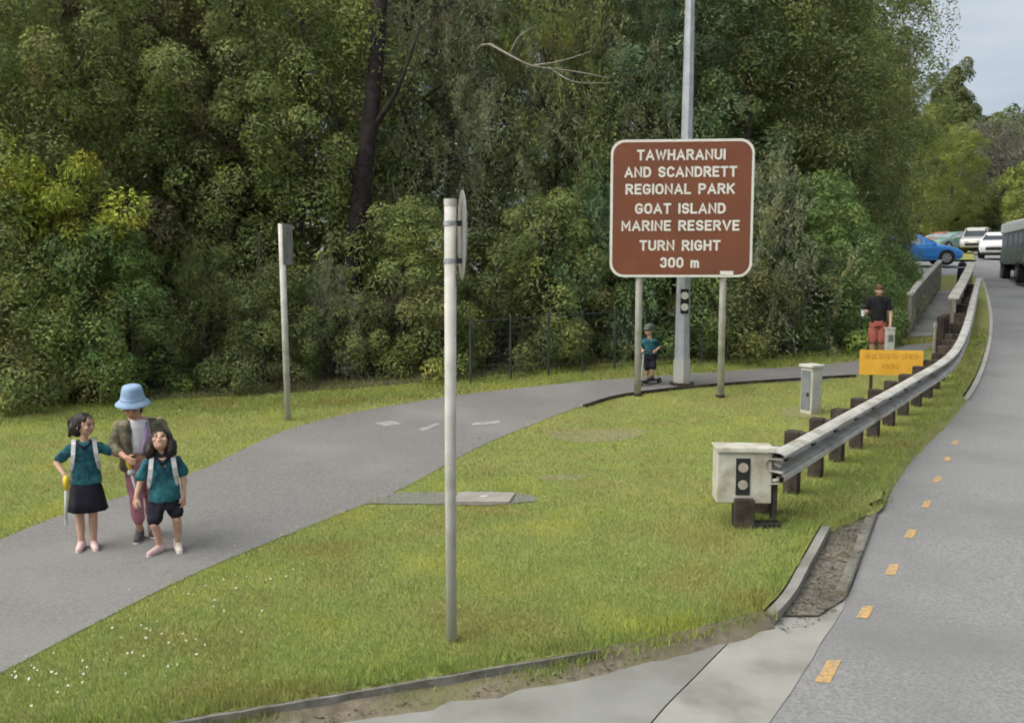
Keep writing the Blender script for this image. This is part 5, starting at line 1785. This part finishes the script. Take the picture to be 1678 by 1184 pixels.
# daisies
g = np.random.default_rng(9)
V = []
cl = [at(*p) for p in [(345, 985), (250, 1035), (110, 1100), (30, 1095), (180, 1085), (290, 1060), (410, 1020), (430, 950), (120, 1120), (60, 1130)]]
for c_ in cl:
    for _ in range(7):
        x, y = c_.x + g.normal(0, .22), c_.y + g.normal(0, .14)
        if inside(P2(path_poly), np.array([x]), np.array([y]))[0]:
            continue
        r_ = g.uniform(.003, .007)
        z_ = zt(x, y) + .045
        V += [(x - r_, y - r_ * .6, z_), (x + r_, y - r_ * .6, z_), (x + r_, y + r_ * .6, z_ + .008), (x - r_, y + r_ * .6, z_ + .008)]
me = mesh_from('daisies', np.array(V))
me.materials.append(M['daisy'])
o = bpy.data.objects.new('daisies', me)
COL.objects.link(o)
tag(o, 'scattered small white daisies in the near lawn', 'daisies', kind='stuff')

# leaf litter in the drain, along the kerb and on the dirt strip
def litter(name, polys, n, off, seed, label, mat='litter'):
    g = np.random.default_rng(seed)
    C = []
    for poly in polys:
        P = np.array(poly)
        x = g.uniform(P[:, 0].min(), P[:, 0].max(), n)
        y = g.uniform(P[:, 1].min(), P[:, 1].max(), n)
        k = inside(poly, x, y)
        C.append(np.stack([x[k], y[k], tz(y[k]) + off + g.random(k.sum()) * .02], 1))
    C = np.concatenate(C)
    m = len(C)
    nn = unit(np.array([0, 0, 1.0]) + g.normal(0, .45, (m, 3)))
    d = g.normal(0, 1, (m, 3)) * [1, 1, .2]
    me = mesh_from(name, leaf_geo(C, d, nn, g.uniform(.015, .045, m), g.uniform(.008, .02, m)))
    me.materials.append(M[mat])
    o = bpy.data.objects.new(name, me)
    COL.objects.link(o)
    tag(o, label, 'leaf litter', kind='stuff')
spill = P2([at(*q_, LOW) for q_ in [(1262, 1000), (1385, 975), (1372, 1000), (1335, 1024), (1290, 1040), (1240, 1030)]])
litter('apron_grit', [spill], 420, LOW + .012, 27, 'loose grit and leaves washed onto the pale concrete apron')
litter('leaf_litter', [P2(drain_poly)], 5200, LOW + .028, 21, 'brown leaves and grit filling the drain beside the road')
for k_, (ln_, sg_) in enumerate(((pl, -1), (pr, 1))):
    poly_ = [V2(q_) for q_ in ln_[6:44]] + [V2(q_) + Vector((.28 * sg_ * -.5, .28 * sg_)) for q_ in reversed(ln_[6:44])]
    litter('path_edge_litter', [P2(poly_)], 1500, .012, 40 + k_, ('dry leaf bits along the far edge of path', 'dry leaf bits along the near edge of path')[k_], 'litter_pale')
litter('kerb_debris', [P2(dirt)], 6000, LOW + .018, 22, 'dry leaf debris gathered against the kerb')
